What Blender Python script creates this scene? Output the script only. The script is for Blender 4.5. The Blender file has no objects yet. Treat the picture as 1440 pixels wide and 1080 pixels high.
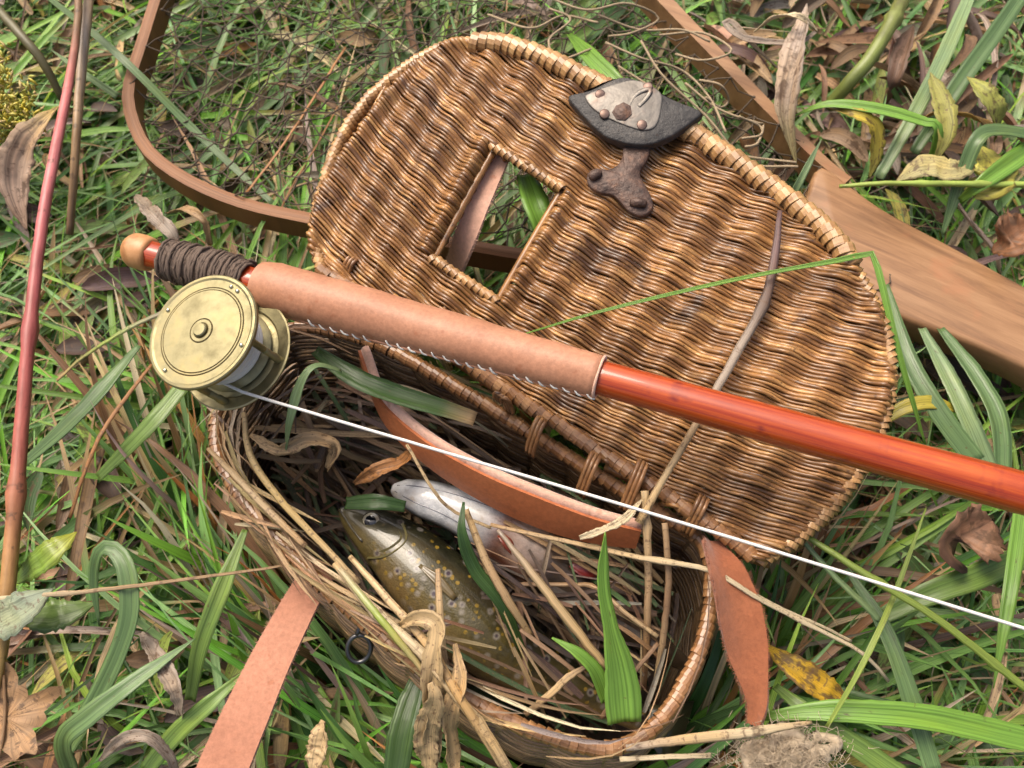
import bpy, math, random
import numpy as np
from mathutils import Vector, Matrix

random.seed(7)
rng = np.random.default_rng(11)
scene = bpy.context.scene
COL = scene.collection
R = math.radians

# ------------------------------------------------------------------ camera
TILT = R(25.0)
FPX = 720.0 / math.tan(R(30.0))            # focal length in pixels of a 1440 px wide frame
CAM = np.array([0.0, -0.5 * math.sin(TILT), 0.15 + 0.5 * math.cos(TILT)])
cd = bpy.data.cameras.new('camera')
cd.sensor_width = 36.0
cd.lens = 18.0 / math.tan(R(30.0))
cd.clip_start = 0.01
cd.clip_end = 400.0
cd.dof.use_dof = True
cd.dof.focus_distance = 0.46
cd.dof.aperture_fstop = 14.0
cam = bpy.data.objects.new('camera', cd)
COL.objects.link(cam)
cam.location = CAM
cam.rotation_euler = (TILT, 0, 0)
scene.camera = cam

# ------------------------------------------------------------------ sky, sun, exposure
SUN_EL, SUN_AZ = 58.0, 320.0                # soft overcast light from above, upper left
world = bpy.data.worlds.new('World')
scene.world = world
world.use_nodes = True
wn = world.node_tree
bg = wn.nodes['Background']
sky = wn.nodes.new('ShaderNodeTexSky')
sky.sky_type = 'NISHITA'
sky.sun_disc = False
sky.sun_elevation = R(SUN_EL)
sky.sun_rotation = R(SUN_AZ)
sky.air_density = 1.0
sky.dust_density = 10.0
sky.ozone_density = 0.2
wn.links.new(sky.outputs[0], bg.inputs[0])
bg.inputs[1].default_value = 0.12
sd = bpy.data.lights.new('sun', 'SUN')
sd.energy = 1.3
sd.angle = R(35)
sd.color = (1.0, 0.94, 0.84)
sun = bpy.data.objects.new('sun', sd)
COL.objects.link(sun)
_d = Vector((math.sin(R(SUN_AZ)) * math.cos(R(SUN_EL)), math.cos(R(SUN_AZ)) * math.cos(R(SUN_EL)), math.sin(R(SUN_EL))))
sun.rotation_euler = _d.to_track_quat('Z', 'Y').to_euler()
sun.location = (0, 0, 3)
vs = scene.view_settings
vs.view_transform = 'Standard'
vs.look = 'None'
vs.gamma = 1.0
vs.use_curve_mapping = False
vs.exposure = 0.76

# ------------------------------------------------------------------ helpers
def ray(px, py):
    d = np.array([(px - 720.0) / FPX, -(py - 540.0) / FPX, -1.0])
    c, s = math.cos(TILT), math.sin(TILT)
    return np.array([d[0], d[1] * c - d[2] * s, d[1] * s + d[2] * c])

def at(px, py, z):
    """place seen at (px, py) of the photograph, at height z above the soil"""
    d = ray(px, py)
    return CAM + d * ((z - CAM[2]) / d[2])

def ats(pts):
    return np.array([at(*p) for p in pts])

def nrm(v):
    v = np.asarray(v, float)
    return v / (np.linalg.norm(v, axis=-1, keepdims=True) + 1e-12)

def spline(pts, n, closed=False):
    """Catmull-Rom through pts, resampled evenly to n points (works on any number of columns)"""
    P = np.asarray(pts, float)
    m = len(P)
    if m == 2 and not closed:
        t = np.linspace(0, 1, n)[:, None]
        return P[0] * (1 - t) + P[1] * t
    if closed:
        Q = np.vstack([P[-1], P, P[0], P[1]]); segs = m
    else:
        Q = np.vstack([2 * P[0] - P[1], P, 2 * P[-1] - P[-2]]); segs = m - 1
    k = 14
    out = []
    for i in range(segs):
        p0, p1, p2, p3 = Q[i], Q[i + 1], Q[i + 2], Q[i + 3]
        t = np.linspace(0, 1, k, endpoint=False)[:, None]
        out.append(0.5 * ((2 * p1) + (-p0 + p2) * t + (2 * p0 - 5 * p1 + 4 * p2 - p3) * t ** 2 + (-p0 + 3 * p1 - 3 * p2 + p3) * t ** 3))
    D = np.vstack(out + [Q[segs + 1][None]])
    seg = np.linalg.norm(np.diff(D[:, :3], axis=0), axis=1)
    a = np.concatenate([[0], np.cumsum(seg)])
    q = np.linspace(0, a[-1], n + 1)[:-1] if closed else np.linspace(0, a[-1], n)
    return np.stack([np.interp(q, a, D[:, j]) for j in range(D.shape[1])], 1)

def tangents(P, closed=False):
    if closed:
        return nrm(np.roll(P, -1, 0) - np.roll(P, 1, 0))
    T = np.gradient(P, axis=0)
    return nrm(T)

class MB:
    """collects vertices, faces, a colour per vertex and (across, along, random) per vertex"""
    def __init__(s):
        s.v, s.f, s.c, s.b, s.n = [], [], [], [], 0
    def add(s, v, f, c=(1, 1, 1), b=None):
        v = np.asarray(v, float).reshape(-1, 3)
        c = np.asarray(c, float)
        if c.ndim == 1:
            c = np.tile(c, (len(v), 1))
        if b is None:
            b = np.zeros((len(v), 3))
        s.v.append(v); s.c.append(c); s.b.append(b)
        s.f += [tuple(i + s.n for i in q) for q in f]
        s.n += len(v)
        return s
    def tube(s, P, r, sides=6, c=(1, 1, 1), closed=False, up=(0, 0, 1), flat=1.0, cap=True, rnd=0.0):
        """tube of radius r (number or list), flat = height over width"""
        P = np.asarray(P, float); n = len(P)
        r = np.ones(n) * r if np.ndim(r) == 0 else np.asarray(r, float)
        T = tangents(P, closed)
        U = np.tile(np.asarray(up, float), (n, 1)) if np.ndim(up) == 1 else np.asarray(up, float)
        S = nrm(np.cross(T, U)); N = np.cross(S, T)
        a = np.linspace(0, 2 * np.pi, sides, endpoint=False)
        V = P[:, None] + r[:, None, None] * (S[:, None] * np.cos(a)[None, :, None] + flat * N[:, None] * np.sin(a)[None, :, None])
        F = []
        for i in range(n if closed else n - 1):
            j = (i + 1) % n
            for k in range(sides):
                l = (k + 1) % sides
                F.append((i * sides + k, i * sides + l, j * sides + l, j * sides + k))
        if cap and not closed:
            F.append(tuple(range(sides - 1, -1, -1)))
            F.append(tuple((n - 1) * sides + k for k in range(sides)))
        c = np.asarray(c, float)
        if c.ndim == 2 and len(c) == n:
            c = np.repeat(c, sides, 0)
        L = np.concatenate([[0], np.cumsum(np.linalg.norm(np.diff(P, axis=0), axis=1))])
        B = np.stack([np.tile(np.sin(a), n), np.repeat(L, sides), np.full(n * sides, rnd)], 1)
        return s.add(V, F, c, B)
    def ribbon(s, P, w, up=(0, 0, 1), fold=0.18, c=(1, 1, 1), twist=0.0, thick=0.0, rnd=None, side=None, rag=0.0):
        """blade or strap along P, w = full widths; a crease of depth fold*w; thick gives it two faces and edges"""
        P = np.asarray(P, float); n = len(P)
        w = np.ones(n) * w if np.ndim(w) == 0 else np.interp(np.linspace(0, 1, n), np.linspace(0, 1, len(w)), w)
        T = tangents(P)
        U = np.tile(np.asarray(up, float), (n, 1)) if np.ndim(up) == 1 else np.asarray(up, float)
        S = nrm(np.cross(T, U)) if side is None else nrm(side)
        N = nrm(np.cross(S, T))
        tw = np.linspace(0, 1, n) * twist if np.ndim(twist) == 0 else np.interp(np.linspace(0, 1, n), np.linspace(0, 1, len(twist)), twist)
        S2 = S * np.cos(tw)[:, None] + N * np.sin(tw)[:, None]
        N2 = -S * np.sin(tw)[:, None] + N * np.cos(tw)[:, None]
        S, N = S2, N2
        offs = np.array([-1, -0.5, 0, 0.5, 1.0])
        dep = fold * (np.abs(offs) - 0.5)
        V = P[:, None] + 0.5 * w[:, None, None] * (S[:, None] * offs[None, :, None] + N[:, None] * dep[None, :, None] * 2)
        if rag > 0:
            K = rng.normal(0, 1, (n, 5, 1)); K = (K + np.roll(K, 1, 0) + np.roll(K, -1, 0)) / 3
            V = V + N[:, None] * K * rag * w[:, None, None]
            E = 1 + rng.normal(0, 0.9 * rag, (n, 5, 1)) * np.array([1, 0.3, 0, 0.3, 1])[None, :, None]
            V = P[:, None] + (V - P[:, None]) * E
        m = 5
        F = [(i * m + k, i * m + k + 1, (i + 1) * m + k + 1, (i + 1) * m + k) for i in range(n - 1) for k in range(m - 1)]
        c = np.asarray(c, float)
        if c.ndim == 2 and len(c) != n:
            c = np.stack([np.interp(np.linspace(0, 1, n), np.linspace(0, 1, len(c)), c[:, j]) for j in range(3)], 1)
        cc = np.repeat(c, m, 0) if c.ndim == 2 else np.tile(c, (n * m, 1))
        L = np.concatenate([[0], np.cumsum(np.linalg.norm(np.diff(P, axis=0), axis=1))])
        if rnd is None:
            rnd = random.random()
        B = np.stack([np.tile(offs, n), np.repeat(L, m), np.full(n * m, rnd)], 1)
        V = V.reshape(-1, 3)
        if thick > 0:
            NN = np.repeat(N, m, 0)
            V = np.vstack([V + NN * thick / 2, V - NN * thick / 2])
            o = n * m
            F = F + [tuple(o + q for q in reversed(f)) for f in F]
            for i in range(n - 1):
                F.append((i * m, (i + 1) * m, o + (i + 1) * m, o + i * m))
                F.append((i * m + 4, o + i * m + 4, o + (i + 1) * m + 4, (i + 1) * m + 4))
            for i in (0, n - 1):
                for k in range(4):
                    F.append((i * m + k, i * m + k + 1, o + i * m + k + 1, o + i * m + k) if i else (i * m + k + 1, i * m + k, o + i * m + k, o + i * m + k + 1))
            cc = np.vstack([cc, cc]); B = np.vstack([B, B])
        return s.add(V, F, cc, B)
    def lathe(s, prof, sides, M, c=(1, 1, 1)):
        """profile of (radius, height) turned about the local z axis, placed by the 4x4 matrix M"""
        a = np.linspace(0, 2 * np.pi, sides, endpoint=False)
        V, F = [], []
        for r, h in prof:
            V.append(np.stack([r * np.cos(a), r * np.sin(a), np.full(sides, h)], 1))
        for i in range(len(prof) - 1):
            for k in range(sides):
                l = (k + 1) % sides
                F.append((i * sides + k, i * sides + l, (i + 1) * sides + l, (i + 1) * sides + k))
        V = np.vstack(V)
        M = np.asarray(M)
        V = V @ M[:3, :3].T + M[:3, 3]
        return s.add(V, F, c)
    def extrude(s, poly, z0, z1, c=(1, 1, 1), bev=0.0):
        """poly = Nx2 outline, straight walls from z0 to z1 with an eased edge"""
        P = np.asarray(poly, float); n = len(P)
        if np.sum(P[:, 0] * np.roll(P[:, 1], -1) - np.roll(P[:, 0], -1) * P[:, 1]) < 0:
            P = P[::-1]
        T = nrm(np.roll(P, -1, 0) - np.roll(P, 1, 0)); O = np.stack([T[:, 1], -T[:, 0]], 1)
        lay = [(z0, bev), (z0 + bev, 0), (z1 - bev, 0), (z1 - 0.3 * bev, 0.3 * bev), (z1, bev)]
        V, F = [], []
        for z, i in lay:
            V.append(np.column_stack([P - O * i, np.full(n, z)]))
        for i in range(len(lay) - 1):
            for k in range(n):
                l = (k + 1) % n
                F.append((i * n + k, i * n + l, (i + 1) * n + l, (i + 1) * n + k))
        F.append(tuple(range(n - 1, -1, -1)))
        F.append(tuple((len(lay) - 1) * n + k for k in range(n)))
        return s.add(np.vstack(V), F, c)
    def mesh(s, name, smooth=True):
        me = bpy.data.meshes.new(name)
        V = np.vstack(s.v); C = np.vstack(s.c); B = np.vstack(s.b)
        me.from_pydata(V.tolist(), [], s.f)
        a = me.attributes.new('Col', 'FLOAT_COLOR', 'POINT')
        a.data.foreach_set('color', np.column_stack([C, np.ones(len(C))]).astype(np.float32).ravel())
        b = me.attributes.new('bl', 'FLOAT_VECTOR', 'POINT')
        b.data.foreach_set('vector', B.astype(np.float32).ravel())
        if smooth:
            me.polygons.foreach_set('use_smooth', [True] * len(me.polygons))
        me.update()
        return me
    def build(s, name, mat, parent=None, smooth=True, sharp=None):
        return obj(name, s.mesh(name, smooth), mat, parent, sharp)

def obj(name, me, mat, parent=None, sharp=None):
    o = bpy.data.objects.new(name, me)
    if mat is not None and not me.materials:
        me.materials.append(mat)
    if sharp is not None:
        me.set_sharp_from_angle(angle=R(sharp))
    COL.objects.link(o)
    o.parent = parent
    return o

def tag(o, label=None, cat=None, group=None, kind=None):
    if label: o['label'] = label
    if cat: o['category'] = cat
    if group: o['group'] = group
    if kind: o['kind'] = kind
    return o

def thing(name, label, cat, group=None):
    o = bpy.data.objects.new(name, None)
    o.empty_display_size = 0.02
    COL.objects.link(o)
    return tag(o, label, cat, group)

def frame(o, x, y, z):
    M = np.eye(4)
    M[:3, 0], M[:3, 1], M[:3, 2], M[:3, 3] = x, y, z, o
    return M

def axis_frame(o, n, hint=(0, 0, 1)):
    n = nrm(n); x = nrm(np.cross(hint, n)); y = np.cross(n, x)
    return frame(o, x, y, n)

def inside(poly, X, Y):
    poly = np.asarray(poly)[:, :2]
    r = np.zeros(np.shape(X), bool)
    j = len(poly) - 1
    for i in range(len(poly)):
        xi, yi = poly[i]; xj, yj = poly[j]
        if yi != yj:
            r ^= ((yi > Y) != (yj > Y)) & (X < (xj - xi) * (Y - yi) / (yj - yi) + xi)
        j = i
    return r

# ------------------------------------------------------------------ materials
class NT:
    def __init__(s, name):
        s.m = bpy.data.materials.new(name); s.m.use_nodes = True
        s.t = s.m.node_tree; s.p = s.t.nodes['Principled BSDF']; s.out = s.t.nodes['Material Output']
    def n(s, typ, **kw):
        nd = s.t.nodes.new('ShaderNode' + typ)
        for k, v in kw.items():
            if k.startswith('i_'):
                key = k[2:]
                nd.inputs[int(key) if key.isdigit() else key.replace('_', ' ')].default_value = v
            else:
                setattr(nd, k, v)
        return nd
    def l(s, a, b):
        s.t.links.new(a, b)
    def attr(s, name, sock='Color'):
        return s.n('Attribute', attribute_name=name).outputs[sock]
    def noise(s, vec, scale=5, detail=4, rough=0.55, dist=0.0):
        nd = s.n('TexNoise', i_Scale=scale, i_Detail=detail, i_Roughness=rough, i_Distortion=dist)
        if vec is not None: s.l(vec, nd.inputs['Vector'])
        return nd.outputs['Fac']
    def ramp(s, fac, stops):
        nd = s.n('ValToRGB')
        e = nd.color_ramp.elements
        while len(e) < len(stops): e.new(0.5)
        for el, (p, c) in zip(e, stops):
            el.position = p; el.color = tuple(c) + (1,) if len(c) == 3 else c
        s.l(fac, nd.inputs[0])
        return nd.outputs[0]
    def mix(s, fac, a, b, mode='MIX'):
        nd = s.n('Mix', data_type='RGBA', blend_type=mode)
        for sock, v in ((nd.inputs[0], fac), (nd.inputs[6], a), (nd.inputs[7], b)):
            if hasattr(v, 'is_linked') or hasattr(v, 'links'): s.l(v, sock)
            elif isinstance(v, (int, float)): sock.default_value = v
            else: sock.default_value = tuple(v) + (1,)
        return nd.outputs[2]
    def scale(s, vec, sc):
        nd = s.n('Mapping'); nd.inputs['Scale'].default_value = sc
        s.l(vec, nd.inputs[0])
        return nd.outputs[0]
    def math(s, op, a, b=0.0):
        nd = s.n('Math', operation=op)
        for sock, v in ((nd.inputs[0], a), (nd.inputs[1], b)):
            if isinstance(v, (int, float)): sock.default_value = v
            else: s.l(v, sock)
        return nd.outputs[0]
    def obj(s):
        return s.n('TexCoord').outputs['Object']
    def rand(s):
        return s.n('ObjectInfo').outputs['Random']
    def bump(s, h, strength=0.3, dist=0.001):
        nd = s.n('Bump', i_Strength=strength, i_Distance=dist)
        s.l(h, nd.inputs['Height']); s.l(nd.outputs[0], s.p.inputs['Normal'])
    def set(s, **kw):
        for k, v in kw.items():
            s.p.inputs[k.replace('_', ' ')].default_value = v
        return s
    def base(s, c):
        if isinstance(c, tuple): s.p.inputs['Base Color'].default_value = c + (1,)
        else: s.l(c, s.p.inputs['Base Color'])

def blade_material(name, trans, spots, rough, speck):
    t = NT(name)
    col, bl = t.attr('Col'), t.attr('bl', 'Vector')
    vein = t.noise(t.scale(bl, (7, 9, 40)), 1.0, 3, 0.6)
    c = t.mix(1.0, col, t.ramp(vein, [(0.28, (0.55, 0.56, 0.55)), (0.5, (0.98, 0.98, 0.98)), (0.72, (1.4, 1.38, 1.36))]), 'MULTIPLY')
    tint = t.noise(t.scale(bl, (0.4, 22, 30)), 1.0, 3, 0.6)
    c = t.mix(t.ramp(tint, [(0.52, (0, 0, 0)), (0.75, (0.55, 0.55, 0.55))]), c, t.mix(1.0, c, (1.35, 1.15, 0.75), 'MULTIPLY'))
    blot = t.noise(t.scale(bl, (1.3, 90, 60)), 1.0, 3, 0.65)
    c = t.mix(t.ramp(blot, [(spots, (0, 0, 0)), (spots + 0.1, (0.8, 0.8, 0.8))]), c, (0.085, 0.045, 0.022))
    sp = t.noise(t.scale(bl, (2.2, 420, 60)), 1.0, 2, 0.6)
    c = t.mix(t.ramp(sp, [(speck, (0, 0, 0)), (speck + 0.08, (0.7, 0.7, 0.7))]), c, (0.13, 0.07, 0.035))
    t.base(c)
    t.set(Roughness=rough, Specular_IOR_Level=0.55)
    t.bump(vein, 0.5, 0.0008)
    tr = t.n('BsdfTranslucent'); t.l(c, tr.inputs[0])
    mx = t.n('MixShader', i_0=trans)
    t.l(t.p.outputs[0], mx.inputs[1]); t.l(tr.outputs[0], mx.inputs[2]); t.l(mx.outputs[0], t.out.inputs[0])
    return t.m
M = {}
M['green'] = blade_material('green_blade', 0.28, 0.67, 0.27, 0.69)
M['straw'] = blade_material('dry_straw', 0.15, 0.60, 0.55, 0.57)
M['blotched'] = blade_material('blotched_leaf', 0.2, 0.47, 0.6, 0.56)
M['leaf'] = blade_material('dead_leaf', 0.2, 0.54, 0.6, 0.6)

def wicker_material(name, tones, stain, var=1.0):
    t = NT(name)
    o, bl, rd = t.obj(), t.attr('bl', 'Vector'), t.rand()
    mixv = t.n('VectorMath', operation='ADD')
    cb = t.n('CombineXYZ'); t.l(rd, cb.inputs[2]); t.l(t.scale(bl, (1.0, 30, 50)), mixv.inputs[0]); 
    sc = t.n('VectorMath', operation='SCALE'); sc.inputs['Scale'].default_value = 37.0
    t.l(cb.outputs[0], sc.inputs[0]); t.l(sc.outputs[0], mixv.inputs[1])
    fib = t.noise(mixv.outputs[0], 1.5, 4, 0.6)
    c = t.ramp(fib, [(0.2, tones[0]), (0.5, tones[1]), (0.8, tones[2])])
    hv = t.ramp(rd, [(0, (1 - 0.42 * var, 1 - 0.46 * var, 1 - 0.5 * var)), (0.5, (1.0, 0.98, 0.95)), (1, (1 + 0.4 * var, 1 + 0.4 * var, 1 + 0.35 * var))])
    c = t.mix(1.0, c, hv, 'MULTIPLY')
    big = t.noise(o, 34, 6, 0.68, 0.5)
    c = t.mix(t.ramp(big, [(stain, (0, 0, 0)), (stain + 0.13, (0.85, 0.85, 0.85))]), c, (0.045, 0.019, 0.009))
    fl = t.noise(t.scale(bl, (2.0, 300, 50)), 1.0, 3, 0.65)
    c = t.mix(t.ramp(fl, [(0.58, (0, 0, 0)), (0.68, (0.7, 0.7, 0.7))]), c, t.mix(1.0, c, (1.9, 1.9, 1.8), 'MULTIPLY'))
    c = t.mix(t.ramp(fl, [(0.30, (0.8, 0.8, 0.8)), (0.40, (0, 0, 0))]), c, (0.04, 0.018, 0.009))
    t.base(c)
    t.set(Roughness=0.38, Specular_IOR_Level=0.5, Coat_Weight=0.3, Coat_Roughness=0.2)
    t.bump(fib, 0.35, 0.0006)
    return t.m
M['wicker'] = wicker_material('lid_wicker', [(0.065, 0.028, 0.011), (0.215, 0.100, 0.032), (0.47, 0.275, 0.102)], 0.535)
M['body_wicker'] = wicker_material('body_wicker', [(0.11, 0.06, 0.028), (0.26, 0.16, 0.08), (0.38, 0.25, 0.14)], 0.52)
M['cane'] = wicker_material('binding_cane', [(0.20, 0.09, 0.03), (0.40, 0.225, 0.088), (0.54, 0.345, 0.155)], 0.56, 0.4)
M['edge_cane'] = wicker_material('edge_cane', [(0.14, 0.065, 0.024), (0.34, 0.185, 0.07), (0.52, 0.33, 0.145)], 0.55, 0.8)
M['body_cane'] = wicker_material('body_binding_cane', [(0.11, 0.045, 0.016), (0.24, 0.115, 0.045), (0.36, 0.20, 0.085)], 0.52, 0.5)

def leather(name, a, b, fuzzy):
    t = NT(name); o = t.obj()
    n1 = t.noise(o, 35, 5, 0.6); n2 = t.noise(o, 420, 3, 0.7); n3 = t.noise(o, 130, 2, 0.5)
    c = t.mix(n1, a, b)
    n4 = t.noise(o, 12, 4, 0.6, 0.6); c = t.mix(1.0, c, t.ramp(n4, [(0.35, (0.80, 0.74, 0.70)), (0.65, (1.10, 1.10, 1.10))]), 'MULTIPLY')
    c = t.mix(t.ramp(n3, [(0.64, (0, 0, 0)), (0.71, (0.5, 0.5, 0.5))]), c, (0.30, 0.10, 0.045))
    c = t.mix(1.0, c, t.ramp(n2, [(0.3, (0.82, 0.82, 0.82)), (0.7, (1.12, 1.12, 1.12))]), 'MULTIPLY')
    t.base(c)
    t.set(Roughness=0.85 if fuzzy else 0.48, Specular_IOR_Level=0.2 if fuzzy else 0.4)
    if fuzzy: t.set(Sheen_Weight=0.35, Sheen_Roughness=0.5)
    t.bump(n2, 0.6 if fuzzy else 0.25, 0.0006)
    return t.m
M['leather'] = leather('grip_leather', (0.40, 0.185, 0.105), (0.50, 0.26, 0.16), False)
M['strap'] = leather('strap_leather', (0.40, 0.115, 0.038), (0.50, 0.18, 0.075), False)
M['suede'] = leather('suede_side', (0.37, 0.165, 0.10), (0.45, 0.22, 0.145), True)
M['suede_rust'] = leather('rust_suede', (0.27, 0.085, 0.035), (0.38, 0.14, 0.065), True)
M['suede_pale'] = leather('pale_suede', (0.62, 0.36, 0.255), (0.72, 0.47, 0.36), True)
t = NT('black_leather'); o = t.obj(); n1 = t.noise(o, 70, 6, 0.7); n2 = t.noise(o, 380, 4, 0.7)
c = t.ramp(n1, [(0.3, (0.016, 0.015, 0.015)), (0.55, (0.045, 0.042, 0.040)), (0.72, (0.095, 0.085, 0.075))]); c = t.mix(t.ramp(n2, [(0.6, (0, 0, 0)), (0.7, (0.6, 0.6, 0.6))]), c, (0.06, 0.035, 0.022))
t.base(c); t.set(Roughness=0.5, Specular_IOR_Level=0.4); t.bump(n1, 0.7, 0.003); M['black_leather'] = t.m

def wood(name, tones, sc, rough, coat=0.0, vec='bl'):
    t = NT(name)
    v = t.attr('bl', 'Vector') if vec == 'bl' else t.obj()
    g = t.noise(t.scale(v, sc), 1.0, 5, 0.65, 0.3)
    c = t.ramp(g, [(0.28, tones[0]), (0.5, tones[1]), (0.75, tones[2])])
    w = t.noise(t.obj(), 18, 3)
    c = t.mix(1.0, c, t.ramp(w, [(0.3, (0.8, 0.78, 0.76)), (0.7, (1.12, 1.12, 1.12))]), 'MULTIPLY')
    t.base(c)
    t.set(Roughness=rough, Coat_Weight=coat, Coat_Roughness=0.15)
    t.bump(g, 0.3, 0.0005)
    return t.m
M['hoop_wood'] = wood('hoop_wood', [(0.09, 0.034, 0.011), (0.21, 0.085, 0.028), (0.31, 0.145, 0.056)], (9, 14, 1), 0.58, 0.0)
M['knob_wood'] = wood('knob_wood', [(0.34, 0.15, 0.05), (0.5, 0.25, 0.1), (0.58, 0.32, 0.15)], (140, 140, 40), 0.5, 0.1, 'obj')

t = NT('handle_wood')
o = t.obj()
mp = t.n('Mapping'); mp.inputs['Rotation'].default_value = (0, 0, R(31)); t.l(o, mp.inputs[0])
g = t.noise(t.scale(mp.outputs[0], (14, 150, 60)), 1.0, 6, 0.7, 0.5)
c = t.ramp(g, [(0.25, (0.13, 0.06, 0.026)), (0.5, (0.26, 0.135, 0.060)), (0.8, (0.38, 0.22, 0.11))])
p = t.noise(o, 30, 4); c = t.mix(t.ramp(p, [(0.6, (0, 0, 0)), (0.72, (0.5, 0.5, 0.5))]), c, (0.36, 0.14, 0.06))
t.base(c); t.set(Roughness=0.5, Coat_Weight=0.12, Coat_Roughness=0.3); t.bump(g, 0.3, 0.0006)
M['handle_wood'] = t.m

t = NT('red_cane_lacquer')
bl = t.attr('bl', 'Vector')
st = t.noise(t.scale(bl, (9, 9, 1)), 1.0, 6, 0.72)
c = t.ramp(st, [(0.25, (0.12, 0.010, 0.002)), (0.45, (0.30, 0.032, 0.003)), (0.62, (0.44, 0.072, 0.005)), (0.85, (0.56, 0.15, 0.014))])
sp = t.noise(t.scale(bl, (1.5, 60, 1)), 1.0, 3); c = t.mix(t.ramp(sp, [(0.58, (0, 0, 0)), (0.70, (0.75, 0.75, 0.75))]), c, (0.14, 0.007, 0.006))
t.base(c); t.set(Roughness=0.4, Specular_IOR_Level=0.3, Coat_Weight=1.0, Coat_Roughness=0.05); t.bump(st, 0.10, 0.0004)
M['lacquer'] = t.m

t = NT('aged_brass')
o = t.obj(); n1 = t.noise(o, 60, 5, 0.65); n2 = t.noise(o, 260, 3); n3 = t.noise(o, 22, 3)
c = t.ramp(n1, [(0.3, (0.17, 0.15, 0.08)), (0.5, (0.28, 0.25, 0.14)), (0.72, (0.37, 0.305, 0.145))])
c = t.mix(t.ramp(n3, [(0.5, (0, 0, 0)), (0.7, (0.5, 0.5, 0.5))]), c, (0.40, 0.36, 0.20))
t.base(c); t.set(Metallic=0.9); t.l(t.ramp(n2, [(0.3, (0.36, 0.36, 0.36)), (0.7, (0.62, 0.62, 0.62))]), t.p.inputs['Roughness']); t.bump(n2, 0.06, 0.0003)
M['brass'] = t.m
t = NT('groove_brass'); t.base((0.10, 0.075, 0.03)); t.set(Metallic=0.7, Roughness=0.5); M['groove'] = t.m
t = NT('bright_rivet'); t.base((0.78, 0.72, 0.5)); t.set(Metallic=1.0, Roughness=0.25); M['rivet'] = t.m
t = NT('dull_lead'); o = t.obj(); n1 = t.noise(o, 60, 5); n2 = t.noise(o, 300, 3)
t.base(t.ramp(n1, [(0.3, (0.13, 0.115, 0.095)), (0.55, (0.22, 0.20, 0.175)), (0.75, (0.20, 0.125, 0.09))])); t.set(Metallic=0.55, Roughness=0.5); t.bump(n1, 0.35, 0.004); M['lead'] = t.m
t = NT('rusty_iron'); o = t.obj(); n1 = t.noise(o, 170, 5, 0.7); n2 = t.noise(o, 400, 3)
t.base(t.ramp(n1, [(0.3, (0.035, 0.022, 0.018)), (0.55, (0.10, 0.06, 0.045)), (0.75, (0.20, 0.10, 0.055))])); t.set(Metallic=0.25, Roughness=0.55); t.bump(n2, 0.7, 0.001); M['rust'] = t.m
t = NT('tarnished_copper'); o = t.obj(); n1 = t.noise(o, 200, 4); t.base(t.ramp(n1, [(0.3, (0.11, 0.07, 0.055)), (0.7, (0.22, 0.15, 0.125))])); t.set(Metallic=0.7, Roughness=0.45); M['copper'] = t.m
t = NT('steel_wire'); t.base((0.12, 0.12, 0.12)); t.set(Metallic=0.9, Roughness=0.35); M['wire'] = t.m

def cord(name, a, b, rough=0.8):
    t = NT(name); bl = t.attr('bl', 'Vector'); n = t.noise(t.scale(bl, (2.5, 700, 30)), 1.0, 3)
    col = t.attr('Col'); c = t.mix(n, a, b); c = t.mix(1.0, c, col, 'MULTIPLY'); t.base(c); t.set(Roughness=rough, Specular_IOR_Level=0.25); t.bump(n, 0.5, 0.0004)
    return t.m
M['brown_cord'] = cord('brown_cord', (0.045, 0.034, 0.030), (0.20, 0.145, 0.11))
M['net_cord'] = cord('net_cord', (0.06, 0.045, 0.033), (0.13, 0.10, 0.07))
M['tan_cord'] = cord('tan_cord', (0.24, 0.18, 0.11), (0.38, 0.30, 0.2))
M['jute'] = cord('jute_twine', (0.38, 0.30, 0.20), (0.56, 0.46, 0.34), 0.9)
M['white_line'] = cord('white_line', (0.58, 0.56, 0.52), (0.80, 0.79, 0.75), 0.7)
M['spool_line'] = cord('spooled_line', (0.62, 0.57, 0.50), (0.78, 0.74, 0.68), 0.7)

t = NT('soil'); o = t.obj(); n1 = t.noise(o, 30, 6, 0.7); n2 = t.noise(o, 6, 4)
c = t.ramp(n1, [(0.3, (0.02, 0.013, 0.008)), (0.6, (0.05, 0.033, 0.018)), (0.8, (0.09, 0.06, 0.03))])
c = t.mix(t.ramp(n2, [(0.45, (0, 0, 0)), (0.65, (0.7, 0.7, 0.7))]), c, (0.04, 0.055, 0.018)); t.base(c); t.set(Roughness=0.95); t.bump(n1, 1.0, 0.01); M['soil'] = t.m

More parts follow.
